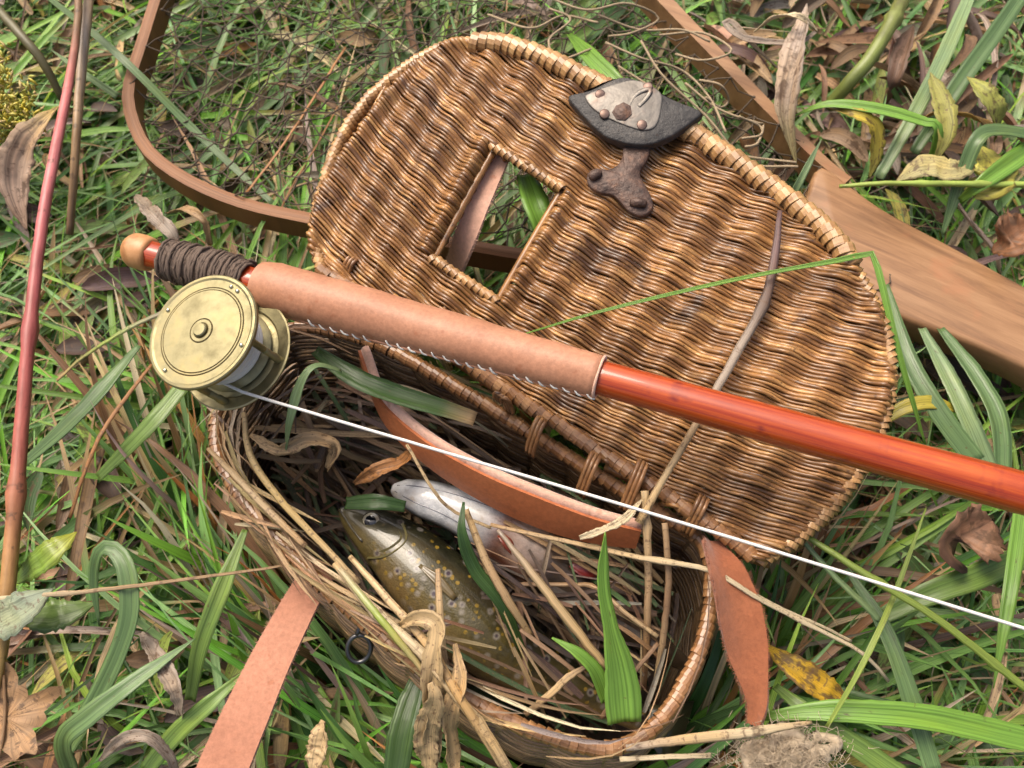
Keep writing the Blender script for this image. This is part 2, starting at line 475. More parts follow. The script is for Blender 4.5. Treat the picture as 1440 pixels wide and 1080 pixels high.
def fish_material(name, spotted):
    t = NT(name); o = t.obj(); col = t.attr('Col')
    n = t.noise(o, 90, 5, 0.7); c = t.mix(1.0, col, t.ramp(n, [(0.3, (0.45, 0.45, 0.43)), (0.7, (1.35, 1.3, 1.2))]), 'MULTIPLY')
    bt = t.noise(o, 45, 4, 0.7); c = t.mix(t.ramp(bt, [(0.52, (0, 0, 0)), (0.66, (0.8, 0.8, 0.8))]), c, t.mix(1.0, c, (0.4, 0.33, 0.25), 'MULTIPLY'))
    sc = t.n('TexVoronoi', i_Scale=900.0); t.l(o, sc.inputs['Vector'])
    if spotted:
        amt = t.n('SeparateXYZ'); t.l(t.attr('bl', 'Vector'), amt.inputs[0])
        gate = amt.outputs[0]
        v1 = t.n('TexVoronoi', i_Scale=210.0, i_Randomness=1.0); t.l(o, v1.inputs['Vector'])
        y = t.ramp(v1.outputs['Distance'], [(0.20, (1, 1, 1)), (0.30, (0, 0, 0))]); c = t.mix(t.math('MULTIPLY', t.math('MULTIPLY', y, gate), t.ramp(t.noise(o, 130, 2), [(0.40, (0, 0, 0)), (0.5, (0.9, 0.9, 0.9))])), c, (0.24, 0.155, 0.02))
        v2 = t.n('TexVoronoi', i_Scale=125.0, i_Randomness=0.9); mp = t.n('Mapping'); mp.inputs['Location'].default_value = (0.3, 0.7, 0.1); t.l(o, mp.inputs[0]); t.l(mp.outputs[0], v2.inputs['Vector'])
        h = t.ramp(v2.outputs['Distance'], [(0.20, (1, 1, 1)), (0.34, (0, 0, 0))]); c = t.mix(t.math('MULTIPLY', h, t.math('MULTIPLY', gate, 0.5)), c, (0.30, 0.27, 0.24))
        k = t.ramp(v2.outputs['Distance'], [(0.10, (1, 1, 1)), (0.20, (0, 0, 0))]); c = t.mix(t.math('MULTIPLY', k, gate), c, (0.035, 0.02, 0.03))
    t.base(c); t.set(Roughness=0.4, Specular_IOR_Level=0.3, Coat_Weight=0.7, Coat_Roughness=0.07)
    t.bump(t.math('ADD', sc.outputs['Distance'], t.math('MULTIPLY', n, 1.5)), 0.2, 0.0008)
    return t.m
M['trout'] = fish_material('spotted_trout_skin', True)
M['trout2'] = fish_material('pale_trout_skin', False)
t = NT('eye_wet'); t.base(t.attr('Col')); t.set(Roughness=0.05, Coat_Weight=1.0, Coat_Roughness=0.02); M['eye'] = t.m
t = NT('fin'); t.base(t.attr('Col')); t.set(Roughness=0.3, Coat_Weight=0.5); M['fin'] = t.m
t = NT('stem_skin'); c = t.attr('Col'); bl = t.attr('bl', 'Vector'); n = t.noise(t.scale(bl, (2, 45, 9)), 1.0, 4, 0.65)
c = t.mix(1.0, c, t.ramp(n, [(0.3, (0.6, 0.55, 0.5)), (0.7, (1.25, 1.25, 1.25))]), 'MULTIPLY'); n2 = t.noise(t.scale(bl, (1, 120, 9)), 1.0, 3)
c = t.mix(t.ramp(n2, [(0.62, (0, 0, 0)), (0.7, (0.7, 0.7, 0.7))]), c, (0.06, 0.035, 0.02)); t.base(c); t.set(Roughness=0.45); t.bump(n, 0.3, 0.0006); M['stem'] = t.m

# ================================================================== THE SETTING
gm = MB()
n = 60
xs = np.concatenate([[-150, -20, -4], np.linspace(-1.2, 1.2, n), [4, 20, 150]])
ys = np.concatenate([[-150, -20, -4], np.linspace(-1.1, 1.3, n), [4, 20, 150]])
X, Y = np.meshgrid(xs, ys)
Z = -0.012 + 0.006 * np.sin(9 * X + 2) * np.cos(11 * Y) + 0.004 * np.sin(23 * X + 17 * Y)
Z[(abs(X) > 3) | (abs(Y) > 3)] = -0.012
k = len(xs)
gm.add(np.stack([X, Y, Z], -1).reshape(-1, 3), [(j * k + i, j * k + i + 1, (j + 1) * k + i + 1, (j + 1) * k + i) for j in range(len(ys) - 1) for i in range(k - 1)])
tag(gm.build('ground', M['soil']), kind='structure')

# ================================================================== THE CREEL (body, lid, latch)
RIM_Z = 0.150
creel = thing('wicker_creel', 'brown wicker fishing creel lying open in the grass with its lid thrown back', 'creel')
body_pts = [(350, 515), (312, 575), (306, 630), (335, 692), (385, 752), (445, 815), (520, 880), (600, 945), (690, 1000), (780, 1038), (860, 1052), (920, 1022), (965, 958), (993, 890), (1002, 825), (990, 765), (930, 722), (840, 668), (740, 606), (640, 545), (540, 490), (450, 462), (390, 470)]
loop = spline(ats([(x, y, RIM_Z) for x, y in body_pts]), 180, closed=True)
lt = tangents(loop, True)
lout = np.stack([lt[:, 1], -lt[:, 0], np.zeros(len(lt))], 1)
cen = loop.mean(0)
if np.mean(np.sum(lout * (loop - cen), 1)) < 0:
    lout = -lout
arc = np.concatenate([[0], np.cumsum(np.linalg.norm(np.diff(loop, axis=0), axis=1))])
per = arc[-1] + np.linalg.norm(loop[0] - loop[-1])
nst = int(round(per / 0.026)); nst += nst % 2
bulge = lambda z: 0.010 * math.sin(math.pi * min(1, max(0, (RIM_Z - z) / 0.165))) ** 0.8
body = thing('body', None, None); body.parent = creel
zz = RIM_Z - 0.008
kk = 0
while zz > 0.002:
    ph = np.pi * kk
    und = 0.0017 * np.sin(2 * np.pi * (arc / per) * nst / 2 + ph)
    P = loop + lout * (bulge(zz) + und - 0.001)[:, None]
    P[:, 2] = zz + 0.0008 * np.sin(2 * np.pi * (arc / per) * nst / 2 + 1.2 + ph) + 0.0008 * np.sin(arc * 20 + kk)
    MB().tube(P, 0.00195 * random.uniform(0.9, 1.1), 5, closed=True, up=lout, flat=0.75, rnd=random.random()).build('wicker_strand', M['body_wicker'], body)
    zz -= 0.0033; kk += 1
for i in range(nst):
    j = int(i * len(loop) / nst)
    zs = np.linspace(RIM_Z - 0.004, 0.0, 7)
    P = np.array([loop[j] + lout[j] * (bulge(z) - 0.001) for z in zs]); P[:, 2] = zs
    MB().tube(P, 0.0014, 5, up=lout[j]).build('stake', M['body_wicker'], body)
fl = MB(); fl.extrude((loop + lout * 0.003)[::3, :2], -0.002, 0.004)
fl.build('base', M['body_wicker'], body, sharp=40)

def turn_mesh(name, r, wdt, lip):
    """one turn of flat cane round a border: a short, slightly flared sleeve"""
    a = np.linspace(0, 2 * np.pi, 14, endpoint=False)
    prof = [(r * 0.955, -wdt * 0.53), (r * 0.995, -wdt * 0.47), (r * (1.0 + lip * 0.3), 0.0), (r * (1.0 + lip * 0.5), wdt * 0.46), (r * 0.955, wdt * 0.52)]
    rr_ = random.random()
    mb = MB(); V, F, B = [], [], []
    for q, (rr, h) in enumerate(prof):
        jig = 1 + 0.02 * np.sin(2 * a + 0.4 * q + 9 * rr_) + 0.012 * np.sin(5 * a + 4 * rr_)
        V.append(np.stack([rr * jig * np.cos(a), rr * jig * np.sin(a), np.full(14, h)], 1)); B.append(np.stack([np.full(14, q / 2 - 1), a * r, np.zeros(14)], 1))
    for q in range(4):
        for k in range(14):
            l = (k + 1) % 14
            F.append((q * 14 + k, q * 14 + l, q * 14 + 14 + l, q * 14 + 14 + k))
    mb.add(np.vstack(V), F, (1, 1, 1), np.vstack(B))
    me = mb.mesh(name); me.set_sharp_from_angle(angle=R(16))
    return me

def bind(path, r, pitch, mat, parent, closed=False, tilt=0.25, lip=0.10, up=(0, 0, 1), skip=None):
    Ms = [turn_mesh('binding_turn', r, pitch, lip * random.uniform(0.7, 1.3)) for _ in range(4)]
    for m_ in Ms: m_.materials.append(mat)
    L = np.linalg.norm(np.diff(path, axis=0), axis=1).sum() + (np.linalg.norm(path[0] - path[-1]) if closed else 0)
    nt = int(L / pitch)
    Q = spline(path[::3] if len(path) > 40 else path, nt, closed)
    T = tangents(Q, closed)
    for i in range(nt):
        if skip is not None and skip(Q[i]): continue
        ax = nrm(T[i] + np.cross(T[i], nrm(np.asarray(up, float))) * (tilt + random.uniform(-0.1, 0.1)))
        m = axis_frame(Q[i] + rng.normal(0, 0.0002, 3), ax, up)
        s = random.uniform(0.98, 1.03)
        m[:3, :3] = m[:3, :3] @ np.diag([s, s, random.uniform(0.95, 1.15)])
        ob = obj('binding_turn', random.choice(Ms), None, parent)
        ob.matrix_world = Matrix(m.tolist())

rimp = loop.copy(); rimp[:, 2] = RIM_Z + 0.002 * np.sin(arc * 13)
MB().tube(rimp, 0.0034, 6, closed=True).build('rim', M['body_cane'], body)
bind(rimp, 0.0039, 0.0042, M['body_cane'], body, closed=True, tilt=0.16, lip=0.03)

# ---- lid: its own plane, hinged at the back edge of the body and lying back
lid = thing('lid', None, None); lid.parent = creel
H0, H1 = at(447, 372, 0.166), at(1072, 788, 0.166)
LU = nrm(H1 - H0)
horiz = nrm(np.cross([0, 0, 1], LU))
LIFT = R(15)
LV = horiz * math.cos(LIFT) + np.array([0, 0, 1]) * math.sin(LIFT)
LN = np.cross(LU, LV)
def lid_uv(px, py):
    d = ray(px, py)
    p = CAM + d * (np.dot(H0 - CAM, LN) / np.dot(d, LN))
    return np.dot(p - H0, LU), np.dot(p - H0, LV)
def lid_w(u, v):
    """height of the slightly wavy, sagging lid above its plane"""
    return 0.005 * np.sin(np.pi * np.clip(v / 0.17, -0.2, 1.2)) + 0.003 * np.sin(u * 22 + 1.0) - 0.25 * np.maximum(u - 0.24, 0) ** 1.5
def lid_pt(u, v, w=0.0):
    u, v, w = np.broadcast_arrays(np.asarray(u, float), np.asarray(v, float), np.asarray(w, float))
    return H0 + u[..., None] * LU + v[..., None] * LV + (lid_w(u, v) + w)[..., None] * LN
edge_px = [(447, 376), (438, 330), (452, 265), (482, 190), (530, 128), (590, 82), (640, 60), (690, 60), (760, 82), (840, 118), (930, 160), (1010, 205), (1090, 262), (1150, 312), (1200, 372), (1234, 430), (1252, 490), (1254, 550), (1240, 610), (1212, 665), (1172, 718), (1120, 765), (1072, 792)]
edge_uv = np.array([lid_uv(*p) for p in edge_px])
edge_uv = spline(np.column_stack([edge_uv, np.zeros(len(edge_uv))]), 90)[:, :2]
edge_c = edge_uv.mean(0)
hole_px = [(690, 213), (783, 262), (706, 428), (618, 374)]
hole = np.array([lid_uv(*p) for p in hole_px])
s_of = lambda u, v: (u + 0.18 * v) / (1 + 0.87 * v)
u_of = lambda s, v: s * (1 + 0.87 * v) - 0.18 * v
LAM = 0.0232
strand_id = 0
hs = [s_of(*h) for h in hole]
hs0, hs1 = min(np.mean([hs[0], hs[3]]), 1), np.mean([hs[1], hs[2]])
hv0, hv1 = np.mean(hole[2:, 1]), np.mean(hole[:2, 1])
bend = lambda u: 0.85 * (u - 0.125) ** 2
rows = np.arange(-0.036, 0.222, 0.00208)
poly = edge_uv + nrm(edge_uv - edge_c) * 0.0022
for k, v0 in enumerate(rows):
    us = np.arange(-0.03, 0.34, 0.0011)
    vv = v0 + bend(us)
    ins = inside(poly, us, vv)
    s_ = s_of(us, vv)
    inh = (s_ > hs0) & (s_ < hs1) & (vv > hv0) & (vv < hv1)
    ok = ins & ~inh
    runs = []
    i = 0
    while i < len(us):
        if ok[i]:
            j = i
            while j + 1 < len(us) and ok[j + 1]: j += 1
            if us[j] - us[i] > 0.012: runs.append((us[i] - (random.uniform(0, 0.0012) if not inh[max(0, i - 1)] else 0), us[j] + (random.uniform(0, 0.0012) if not inh[min(len(us) - 1, j + 1)] else 0)))
            i = j + 1
        else:
            i += 1
    for (ua, ub) in runs:
        npt = max(8, int((ub - ua) / 0.0019))
        u = np.linspace(ua, ub, npt)
        v = v0 + bend(u)
        s = s_of(u, v)
        ph = 2 * np.pi * (s - hs1) / LAM
        jit = random.uniform(-0.35, 0.35)
        amp = 0.0020 * random.uniform(0.8, 1.15)
        f1_, f2_ = random.uniform(0, 6.28), random.uniform(0, 6.28)
        w = amp * np.cos(ph + jit) + (0.0004 if k % 2 else -0.0004) * np.cos(ph / 2 + (0 if k % 4 < 2 else np.pi))
        zig = 0.0003 * np.sin(ph + 0.35 + 0.5 * jit) + 0.0003 * np.sin(s * 80 + k) + 0.0002 * np.sin(s * 150 + f1_)
        w = w + 0.00025 * np.sin(s * 190 + f2_) + random.uniform(-0.0004, 0.0004)
        v = v + zig
        # both ends roll round the border stake
        L = ub - ua
        e = np.minimum(u - ua, ub - u)
        roll = np.clip(1 - e / 0.006, 0, 1)
        w = w + 0.0024 * np.clip(1 - np.abs(e - 0.006) / 0.006, 0, 1) - 0.0085 * roll ** 2
        P = lid_pt(u, v, w)
        r = 0.00112 * random.uniform(0.78, 1.3) * (1 + 0.15 * np.sin(u * 60 + k))
        rr = r * (1 + 0.35 * np.clip(1 - e / 0.012, 0, 1))
        MB().tube(P, rr, 5, up=LN, flat=0.7, rnd=random.random()).build('wicker_strand', M['wicker'], lid)
# stakes under the weave
for i in range(-8, 14):
    s0 = hs1 + i * LAM
    v = np.linspace(-0.03, 0.22, 66)
    u = u_of(s0, v)
    ins = inside(poly, u, v) & ~((hs0 - 0.002 < s0 < hs1 + 0.002) & (v > hv0) & (v < hv1))
    idx = np.where(ins)[0]
    if len(idx) < 6: continue
    for grp in np.split(idx, np.where(np.diff(idx) > 1)[0] + 1):
        if len(grp) > 4:
            MB().tube(lid_pt(u[grp], v[grp], -0.0018), 0.0017, 6, up=LN).build('stake', M['wicker'], lid)
# solid dark under-layer strands: the return side of the weave, crossing between the stakes
for k, v0 in enumerate(np.arange(-0.03, 0.215, 0.0075)):
    us = np.arange(-0.03, 0.34, 0.004)
    vv = v0 + bend(us)
    s_ = s_of(us, vv)
    ok = inside(poly, us, vv) & ~((s_ > hs0 - 0.002) & (s_ < hs1 + 0.002) & (vv > hv0 - 0.001) & (vv < hv1 + 0.001))
    idx = np.where(ok)[0]
    if len(idx) < 5: continue
    for grp in np.split(idx, np.where(np.diff(idx) > 1)[0] + 1):
        if len(grp) > 4:
            MB().tube(lid_pt(us[grp], vv[grp], -0.0062 + 0.001 * np.cos(2 * np.pi * s_[grp] / LAM)), 0.0043, 5, up=LN, flat=0.35, rnd=random.random()).build('wicker_strand', M['wicker'], lid)
# border stake all round the open edge, bound with cane along the front
eb = edge_uv - nrm(edge_uv - edge_c) * 0.0035
border = lid_pt(eb[:, 0], eb[:, 1], -0.0062)
MB().tube(border, 0.0032, 7, up=LN).build('border_stake', M['wicker'], lid)
fr = spline(np.array([lid_pt(*lid_uv(*p), 0.001) for p in [(672, 66), (700, 66), (760, 84), (840, 120), (930, 162), (1010, 207), (1085, 260), (1140, 304), (1178, 345), (1200, 375)]]), 60)
MB().tube(fr, 0.0053, 8, up=LN).build('border_core', M['cane'], lid)
bind(fr, 0.0060, 0.0050, M['cane'], lid, up=LN, tilt=0.3, lip=0.03)
ew = edge_uv - nrm(edge_uv - edge_c) * 0.0022
epts = lid_pt(ew[:, 0], ew[:, 1], -0.0030)
kl = int(np.argmin(np.linalg.norm(epts - fr[0], axis=1))); kr = int(np.argmin(np.linalg.norm(epts - fr[-1], axis=1)))
bind(epts[:kl + 1], 0.0042, 0.0031, M['edge_cane'], lid, up=LN, tilt=0.55, lip=0.08)
bind(epts[kr:], 0.0042, 0.0033, M['edge_cane'], lid, up=LN, tilt=-0.5, lip=0.10)
hb = spline(np.array([lid_pt(*lid_uv(*p), 0.0) for p in [(455, 384), (520, 420), (600, 470), (700, 540), (800, 606), (900, 672), (1000, 738), (1064, 785)]]), 80)
MB().tube(hb, 0.0036, 7, up=LN).build('hinge_rod', M['body_cane'], lid)
bind(hb, 0.0040, 0.0046, M['body_cane'], lid, up=LN, tilt=0.18, lip=0.03)
# bound edges of the fish slot
for sa, va, sb, vb, rad in ((hs0, hv1, hs1, hv1, 0.0031), (hs0, hv0, hs1, hv0, 0.0031)):
    q = np.linspace(0, 1, 14)
    v = va + (vb - va) * q; s = sa + (sb - sa) * q
    P = lid_pt(u_of(s, v), v, 0.0005)
    MB().tube(P, rad * 0.85, 7, up=LN).build('slot_edge', M['cane'], lid)
    bind(P, rad * 0.92, 0.0034, M['edge_cane'], lid, up=LN, tilt=0.4, lip=0.06)
for sa in (hs0 - 0.0005, hs1 + 0.0005):
    v = np.linspace(hv0 - 0.002, hv1 + 0.002, 24)
    P = lid_pt(u_of(np.full(24, sa), v), v, -0.0035)
    MB().tube(P, 0.0022, 7, up=LN).build('slot_edge', M['wicker'], lid)
# cane ties that hinge the lid to the body
for (x0, y0, x1, y1) in ((500, 362, 486, 398), (700, 556, 716, 574), (762, 590, 746, 632), (838, 640, 818, 690), (905, 650, 880, 712), (990, 700, 968, 745)):
    a, b = at(x0, y0, 0.172), at(x1, y1, 0.160)
    m = (a + b) / 2 + np.array([0, 0, 0.007])
    P = spline(np.array([a - [0, 0, 0.006], a, m, b, b - [0, 0, 0.008]]), 14)
    mb = MB()
    for o_ in (-0.0022, 0.0, 0.0022):
        mb.tube(P + LU * o_, 0.0013, 5, rnd=random.random())
    mb.build('hinge_tie', M['body_cane'], lid)

# ---- latch: black leather pad over the front border, lead plate, iron hasp
def flat_outline(px, h):
    return [lid_pt(*lid_uv(*p), h) for p in px]
def slab(mb, px, h0, h1, dome=0.0, n=60, c=(1, 1, 1), bev=0.0012):
    uv = spline(np.array([[*lid_uv(*p), 0.0] for p in px]), n, closed=True)[:, :2]
    cu = uv.mean(0)
    lay = [(h0, 0.97), (h0, 1.0), (h1 - bev, 1.0), (h1 - 0.3 * bev, 0.985), (h1, 0.95), (h1 + dome * 0.5, 0.6), (h1 + dome, 0.25)]
    V, F = [], []
    for h, k in lay:
        q = cu + (uv - cu) * k
        V.append(lid_pt(q[:, 0], q[:, 1], h))
    for i in range(len(lay) - 1):
        for k in range(n):
            F.append((i * n + k, i * n + (k + 1) % n, (i + 1) * n + (k + 1) % n, (i + 1) * n + k))
    F.append(tuple((len(lay) - 1) * n + k for k in range(n)))
    return mb.add(np.vstack(V), F, c)
pad = slab(MB(), [(803, 152), (806, 162), (838, 196), (862, 211), (900, 217), (930, 210), (962, 190), (984, 172), (983, 164), (945, 150), (905, 130), (882, 122), (862, 127), (830, 144)], 0.005, 0.0112, 0.0008).build('latch_pad', M['black_leather'], creel, sharp=60)
# the pad folds over the outer face of the border
fo = MB(); P0 = [lid_pt(*lid_uv(*p), 0.0105) for p in ((822, 145), (882, 124), (978, 166))]
P1 = [p - LN * 0.012 + LV * 0.006 for p in P0]; P2 = [p - LN * 0.022 + LV * 0.001 for p in P0]
g3 = spline(np.array(P0), 12), spline(np.array(P1), 12), spline(np.array(P2), 12)
V = np.vstack(g3); F = [(j * 12 + i, j * 12 + i + 1, (j + 1) * 12 + i + 1, (j + 1) * 12 + i) for j in range(2) for i in range(11)]
o2 = len(V); V = np.vstack([V, V - LV * 0.003]); F += [tuple(o2 + q for q in reversed(f)) for f in F]
fo.add(V, F).build('pad_flap', M['black_leather'], pad)
plate = slab(MB(), [(826, 157), (830, 150), (862, 136), (888, 128), (906, 130), (924, 139), (931, 152), (925, 185), (914, 196), (895, 196), (862, 185), (838, 172)], 0.0113, 0.0125, 0.0014, bev=0.0004).build('metal_plate', M['lead'], pad, sharp=50)
tag(plate, 'dented grey metal plate')
for (x, y) in ((846, 151), (911, 137), (903, 191), (852, 178)):
    p = lid_pt(*lid_uv(x, y), 0.0128)
    MB().lathe([(0.0028, -0.0005), (0.0029, 0.0002), (0.0024, 0.0005), (0.0001, 0.0006)], 16, axis_frame(p, LN + rng.normal(0, 0.08, 3), LU)).build('rivet', M['copper'], pad)
p = lid_pt(*lid_uv(876, 174), 0.0130)
MB().lathe([(0.0058, -0.001), (0.0056, 0.0006), (0.0048, 0.0009), (0.0036, 0.0018), (0.0001, 0.0020)], 7, axis_frame(p, LN, LU)).build('staple_hole', M['rust'], pad, sharp=40)
dn = MB(); P = spline(np.array([lid_pt(*lid_uv(*p), 0.0135) for p in ((884, 168), (893, 152), (905, 143), (915, 142), (908, 155), (898, 166))]), 20)
dn.tube(P, 0.0014, 6, up=LN, flat=0.35).build('plate_ridge', M['lead'], pad)
hasp = slab(MB(), [(880, 212), (912, 212), (910, 232), (900, 250), (906, 266), (916, 284), (918, 300), (906, 311), (888, 308), (874, 294), (862, 283), (846, 281), (830, 272), (827, 256), (838, 247), (856, 248), (870, 240), (876, 228)], 0.0035, 0.0065, 0.0016).build('hasp', M['rust'], creel, sharp=60)
for a, b in (((832, 262), (845, 254)), ((888, 294), (908, 296))):
    P = spline(np.array([lid_pt(*lid_uv(*a), 0.007), lid_pt(*lid_uv((a[0] + b[0]) / 2, (a[1] + b[1]) / 2), 0.0085), lid_pt(*lid_uv(*b), 0.007)]), 8)
    MB().tube(P, [0.0022, 0.0026, 0.0027, 0.0027, 0.0027, 0.0027, 0.0026, 0.002], 10, up=LN).build('knuckle', M['rust'], hasp)
# wire eye on the front wall
c0 = at(505, 912, 0.128); a = np.linspace(0, 2 * np.pi, 24, endpoint=False)
ex, ey = nrm(np.array([0.9, 0.25, 0.1])), nrm(np.array([-0.1, 0.75, 0.65]))
mb = MB().tube(np.array([c0 + 0.0062 * math.cos(q) * ex + 0.0078 * math.sin(q) * ey for q in a]), 0.0013, 7, closed=True)
mb.tube(spline(np.array([c0 + ey * 0.0078, c0 + ey * 0.014 + ex * 0.003, c0 + ey * 0.022 + ex * 0.006]), 8), 0.0013, 7)
mb.build('wire_eye', M['wire'], creel)

# ================================================================== THE ROD
rod = thing('fishing_rod', 'red lacquered cane fishing rod with tan leather grip lying across the open lid', 'fishing rod')
RA, RB = at(186, 351, 0.197), at(1440, 694, 0.236)
rdir = nrm(RB - RA)
def rod_at(px):
    """point of the rod's axis seen at column px"""
    nvec = np.cross(ray(px, 0), ray(px, 1000))
    t_ = np.dot(CAM - RA, nvec) / np.dot(rdir, nvec)
    return RA + rdir * t_
def rod_tube(xa, xb, ra, rb, n=20, sides=24, wob=0.0):
    A, B = rod_at(xa), rod_at(xb)
    q = np.linspace(0, 1, n)[:, None]
    return A * (1 - q) + B * q, np.linspace(ra, rb, n)
P, r = rod_tube(176, 214, 0.0112, 0.0112, 16)
prof = np.interp(np.linspace(0, 1, 16), [0, 0.05, 0.15, 0.35, 0.7, 0.92, 1.0], [0.0006, 0.0045, 0.0074, 0.0096, 0.0098, 0.0092, 0.0082])
MB().tube(P, prof, 24).build('butt_cap', M['knob_wood'], rod)
P, r = rod_tube(205, 400, 0.0080, 0.0086)
MB().tube(P, r, 6, up=(0.2, 0.1, 1)).build('butt_section', M['lacquer'], rod, sharp=70)
B_end = RA + rdir * 0.95
A = rod_at(800); q = np.linspace(0, 1, 40)[:, None]
P = A * (1 - q) + B_end * q
MB().tube(P, np.interp(np.linspace(0, 0.95, 40), [0, 0.26, 0.5, 0.95], [0.0084, 0.0094, 0.0098, 0.0090]), 24).build('shaft', M['lacquer'], rod)
# cord whipping that lashes the reel foot
A, B = rod_at(236), rod_at(350)
turns = 44; npt = turns * 12
q = np.linspace(0, 1, npt); ang = q * turns * 2 * np.pi
sx = nrm(np.cross(rdir, [0, 0, 1])); sy = np.cross(sx, rdir)
rad = 0.0092 + 0.0010 * np.sin(np.pi * q) + 0.0005 * np.sin(ang * 0.31)
P = (A * (1 - q[:, None]) + B * q[:, None]) + rad[:, None] * (np.cos(ang)[:, None] * sx + np.sin(ang)[:, None] * sy)
mb = MB().tube(P + rng.normal(0, 0.00022, P.shape), 0.00098, 6, up=rdir, rnd=0.3)
ang2 = -q * 41 * 2 * np.pi + 1
rad2 = rad + 0.0009 + 0.0006 * np.sin(ang * 0.17)
P = (A * (1 - q[:, None]) + B * q[:, None]) * 1.0 + rad2[:, None] * (np.cos(ang2)[:, None] * sx + np.sin(ang2)[:, None] * sy)
mb.tube((P + rng.normal(0, 0.00022, P.shape))[:int(npt * 0.97)], 0.0009, 6, up=rdir, rnd=0.7)
for _ in range(500):
    a_, v_ = random.uniform(0, 6.28), random.random()
    n_ = math.cos(a_) * sx + math.sin(a_) * sy
    p_ = A * (1 - v_) + B * v_ + n_ * 0.0105
    mb.tube(np.array([p_, p_ + n_ * 0.0008 + rng.normal(0, 0.0008, 3), p_ + n_ * 0.0012 + rng.normal(0, 0.0015, 3)]), [0.00016, 0.00012, 0.00006], 3, c=(1.6, 1.5, 1.4), cap=False)
mb.build('cord_whipping', M['brown_cord'], rod)
# leather grip: a sleeve, closed by a stitched seam on the lower side
A, B = rod_at(366), rod_at(842)
n_, sd_ = 60, 40
qq = np.linspace(0, 1, n_)
prof = np.interp(qq, [0, 0.05, 0.25, 0.6, 0.85, 1.0], [0.0122, 0.0134, 0.0136, 0.0121, 0.0111, 0.0108])
V, F = [], []
for i, qv in enumerate(qq):
    aa = np.linspace(0, 2 * np.pi, sd_, endpoint=False)
    rr = prof[i] * (1 + 0.014 * np.sin(qv * 23) + 0.012 * np.sin(3 * aa + qv * 9) + 0.008 * np.sin(qv * 61 + 2 * aa) + 0.006 * np.sin(qv * 140 + 5 * aa))
    V.append((A * (1 - qv) + B * qv)[None] + rr[:, None] * (np.cos(aa)[:, None] * sx + np.sin(aa)[:, None] * sy))
V.append(V[-1] - (V[-1] - B) * 0.16 + rdir * 0.0002)
V.append(V[-1] - rdir * 0.006)
for i in range(len(V) - 1):
    for k in range(sd_):
        F.append((i * sd_ + k, i * sd_ + (k + 1) % sd_, (i + 1) * sd_ + (k + 1) % sd_, (i + 1) * sd_ + k))
grip = MB().add(np.vstack(V), F).build('grip', M['leather'], rod)
aa = np.linspace(0, 2 * np.pi, 40, endpoint=False)
MB().tube(np.array([B + rdir * 0.0003 + 0.0100 * (math.cos(a_) * sx + math.sin(a_) * sy) for a_ in aa]), 0.0011, 6, closed=True, up=rdir, flat=0.7).build('cut_edge', M['suede_pale'], grip)
sview = nrm(CAM - (A + B) / 2)
seam_d = nrm(np.cross(rdir, sview)); 
if seam_d[1] > 0: seam_d = -seam_d
for i in range(30):
    qv = (i + 0.6) / 30.0
    c0 = A * (1 - qv) + B * qv
    rr = np.interp(qv, qq, prof) * 1.02
    if i in (3, 4, 11, 22): continue
    dA = nrm(seam_d + sview * (0.72 + random.uniform(-0.10, 0.08))); dB = nrm(seam_d + sview * random.uniform(0.25, 0.40))
    P = spline(np.array([c0 + dA * rr * 0.97 - rdir * 0.002, c0 + nrm(dA + dB) * (rr + 0.0006), c0 + dB * rr + rdir * 0.0028]), 6)
    MB().tube(P, random.uniform(0.0004, 0.0006), 5, up=rdir).build('stitch', M['white_line'], grip)
P = [(A * (1 - v) + B * v) + nrm(seam_d + sview * 0.40) * np.interp(v, qq, prof) * 0.985 for v in np.linspace(0.01, 0.995, 40)]
MB().tube(np.array(P), 0.0009, 6).build('seam', M['leather'], grip)

# ================================================================== THE REEL
reel = thing('brass_reel', 'round brass fishing reel lashed under the butt of the red rod', 'reel')
rn = nrm(np.array([-0.30, -0.07, 0.95]))
FC = at(285, 466, 0.228)
SEP, RR = 0.0285, 0.0298
hint = rdir - rn * np.dot(rdir, rn)
MF = axis_frame(FC, rn, hint); MBk = axis_frame(FC - rn * SEP, rn, hint)
plate = MB().lathe([(0.0001, -0.0022), (0.0262, -0.0022), (RR - 0.0006, -0.002), (RR, -0.0012), (RR, 0.0004), (RR - 0.0006, 0.0010), (RR - 0.0018, 0.0011), (RR - 0.0028, 0.0006), (0.0232, 0.0006), (0.0231, 0.0003), (0.0226, 0.0003), (0.0225, 0.0008), (0.0219, 0.0008), (0.0218, 0.0004), (0.0214, 0.0004), (0.0213, 0.0010), (0.0065, 0.0011), (0.0063, 0.0006), (0.0058, 0.0006), (0.0057, 0.0013), (0.0042, 0.0013), (0.0041, 0.0009), (0.0036, 0.0009), (0.0035, 0.0024), (0.0030, 0.0029), (0.0001, 0.0030)], 72, MF).build('front_plate', M['brass'], reel, sharp=25)
for r0 in (0.02285, 0.0216, 0.0060, 0.00385):
    a = np.linspace(0, 2 * np.pi, 72, endpoint=False)
    Pg = np.stack([r0 * np.cos(a), r0 * np.sin(a), np.full(72, 0.00055 if r0 > 0.01 else 0.00095)], 1) @ MF[:3, :3].T + MF[:3, 3]
    MB().tube(Pg, 0.00022, 5, closed=True, up=rn).build('groove', M['groove'], plate)
for k, ang in enumerate((167, 156, -104, 85, -25)):
    a = R(ang)
    p = MF[:3, 3] + MF[:3, :3] @ np.array([0.0255 * math.cos(a), 0.0255 * math.sin(a), 0.0006])
    MB().lathe([(0.0011, -0.0004), (0.0011, 0.0006), (0.0008, 0.0010), (0.0001, 0.0012)], 14, axis_frame(p, rn, hint)).build('rivet', M['rivet'], plate)
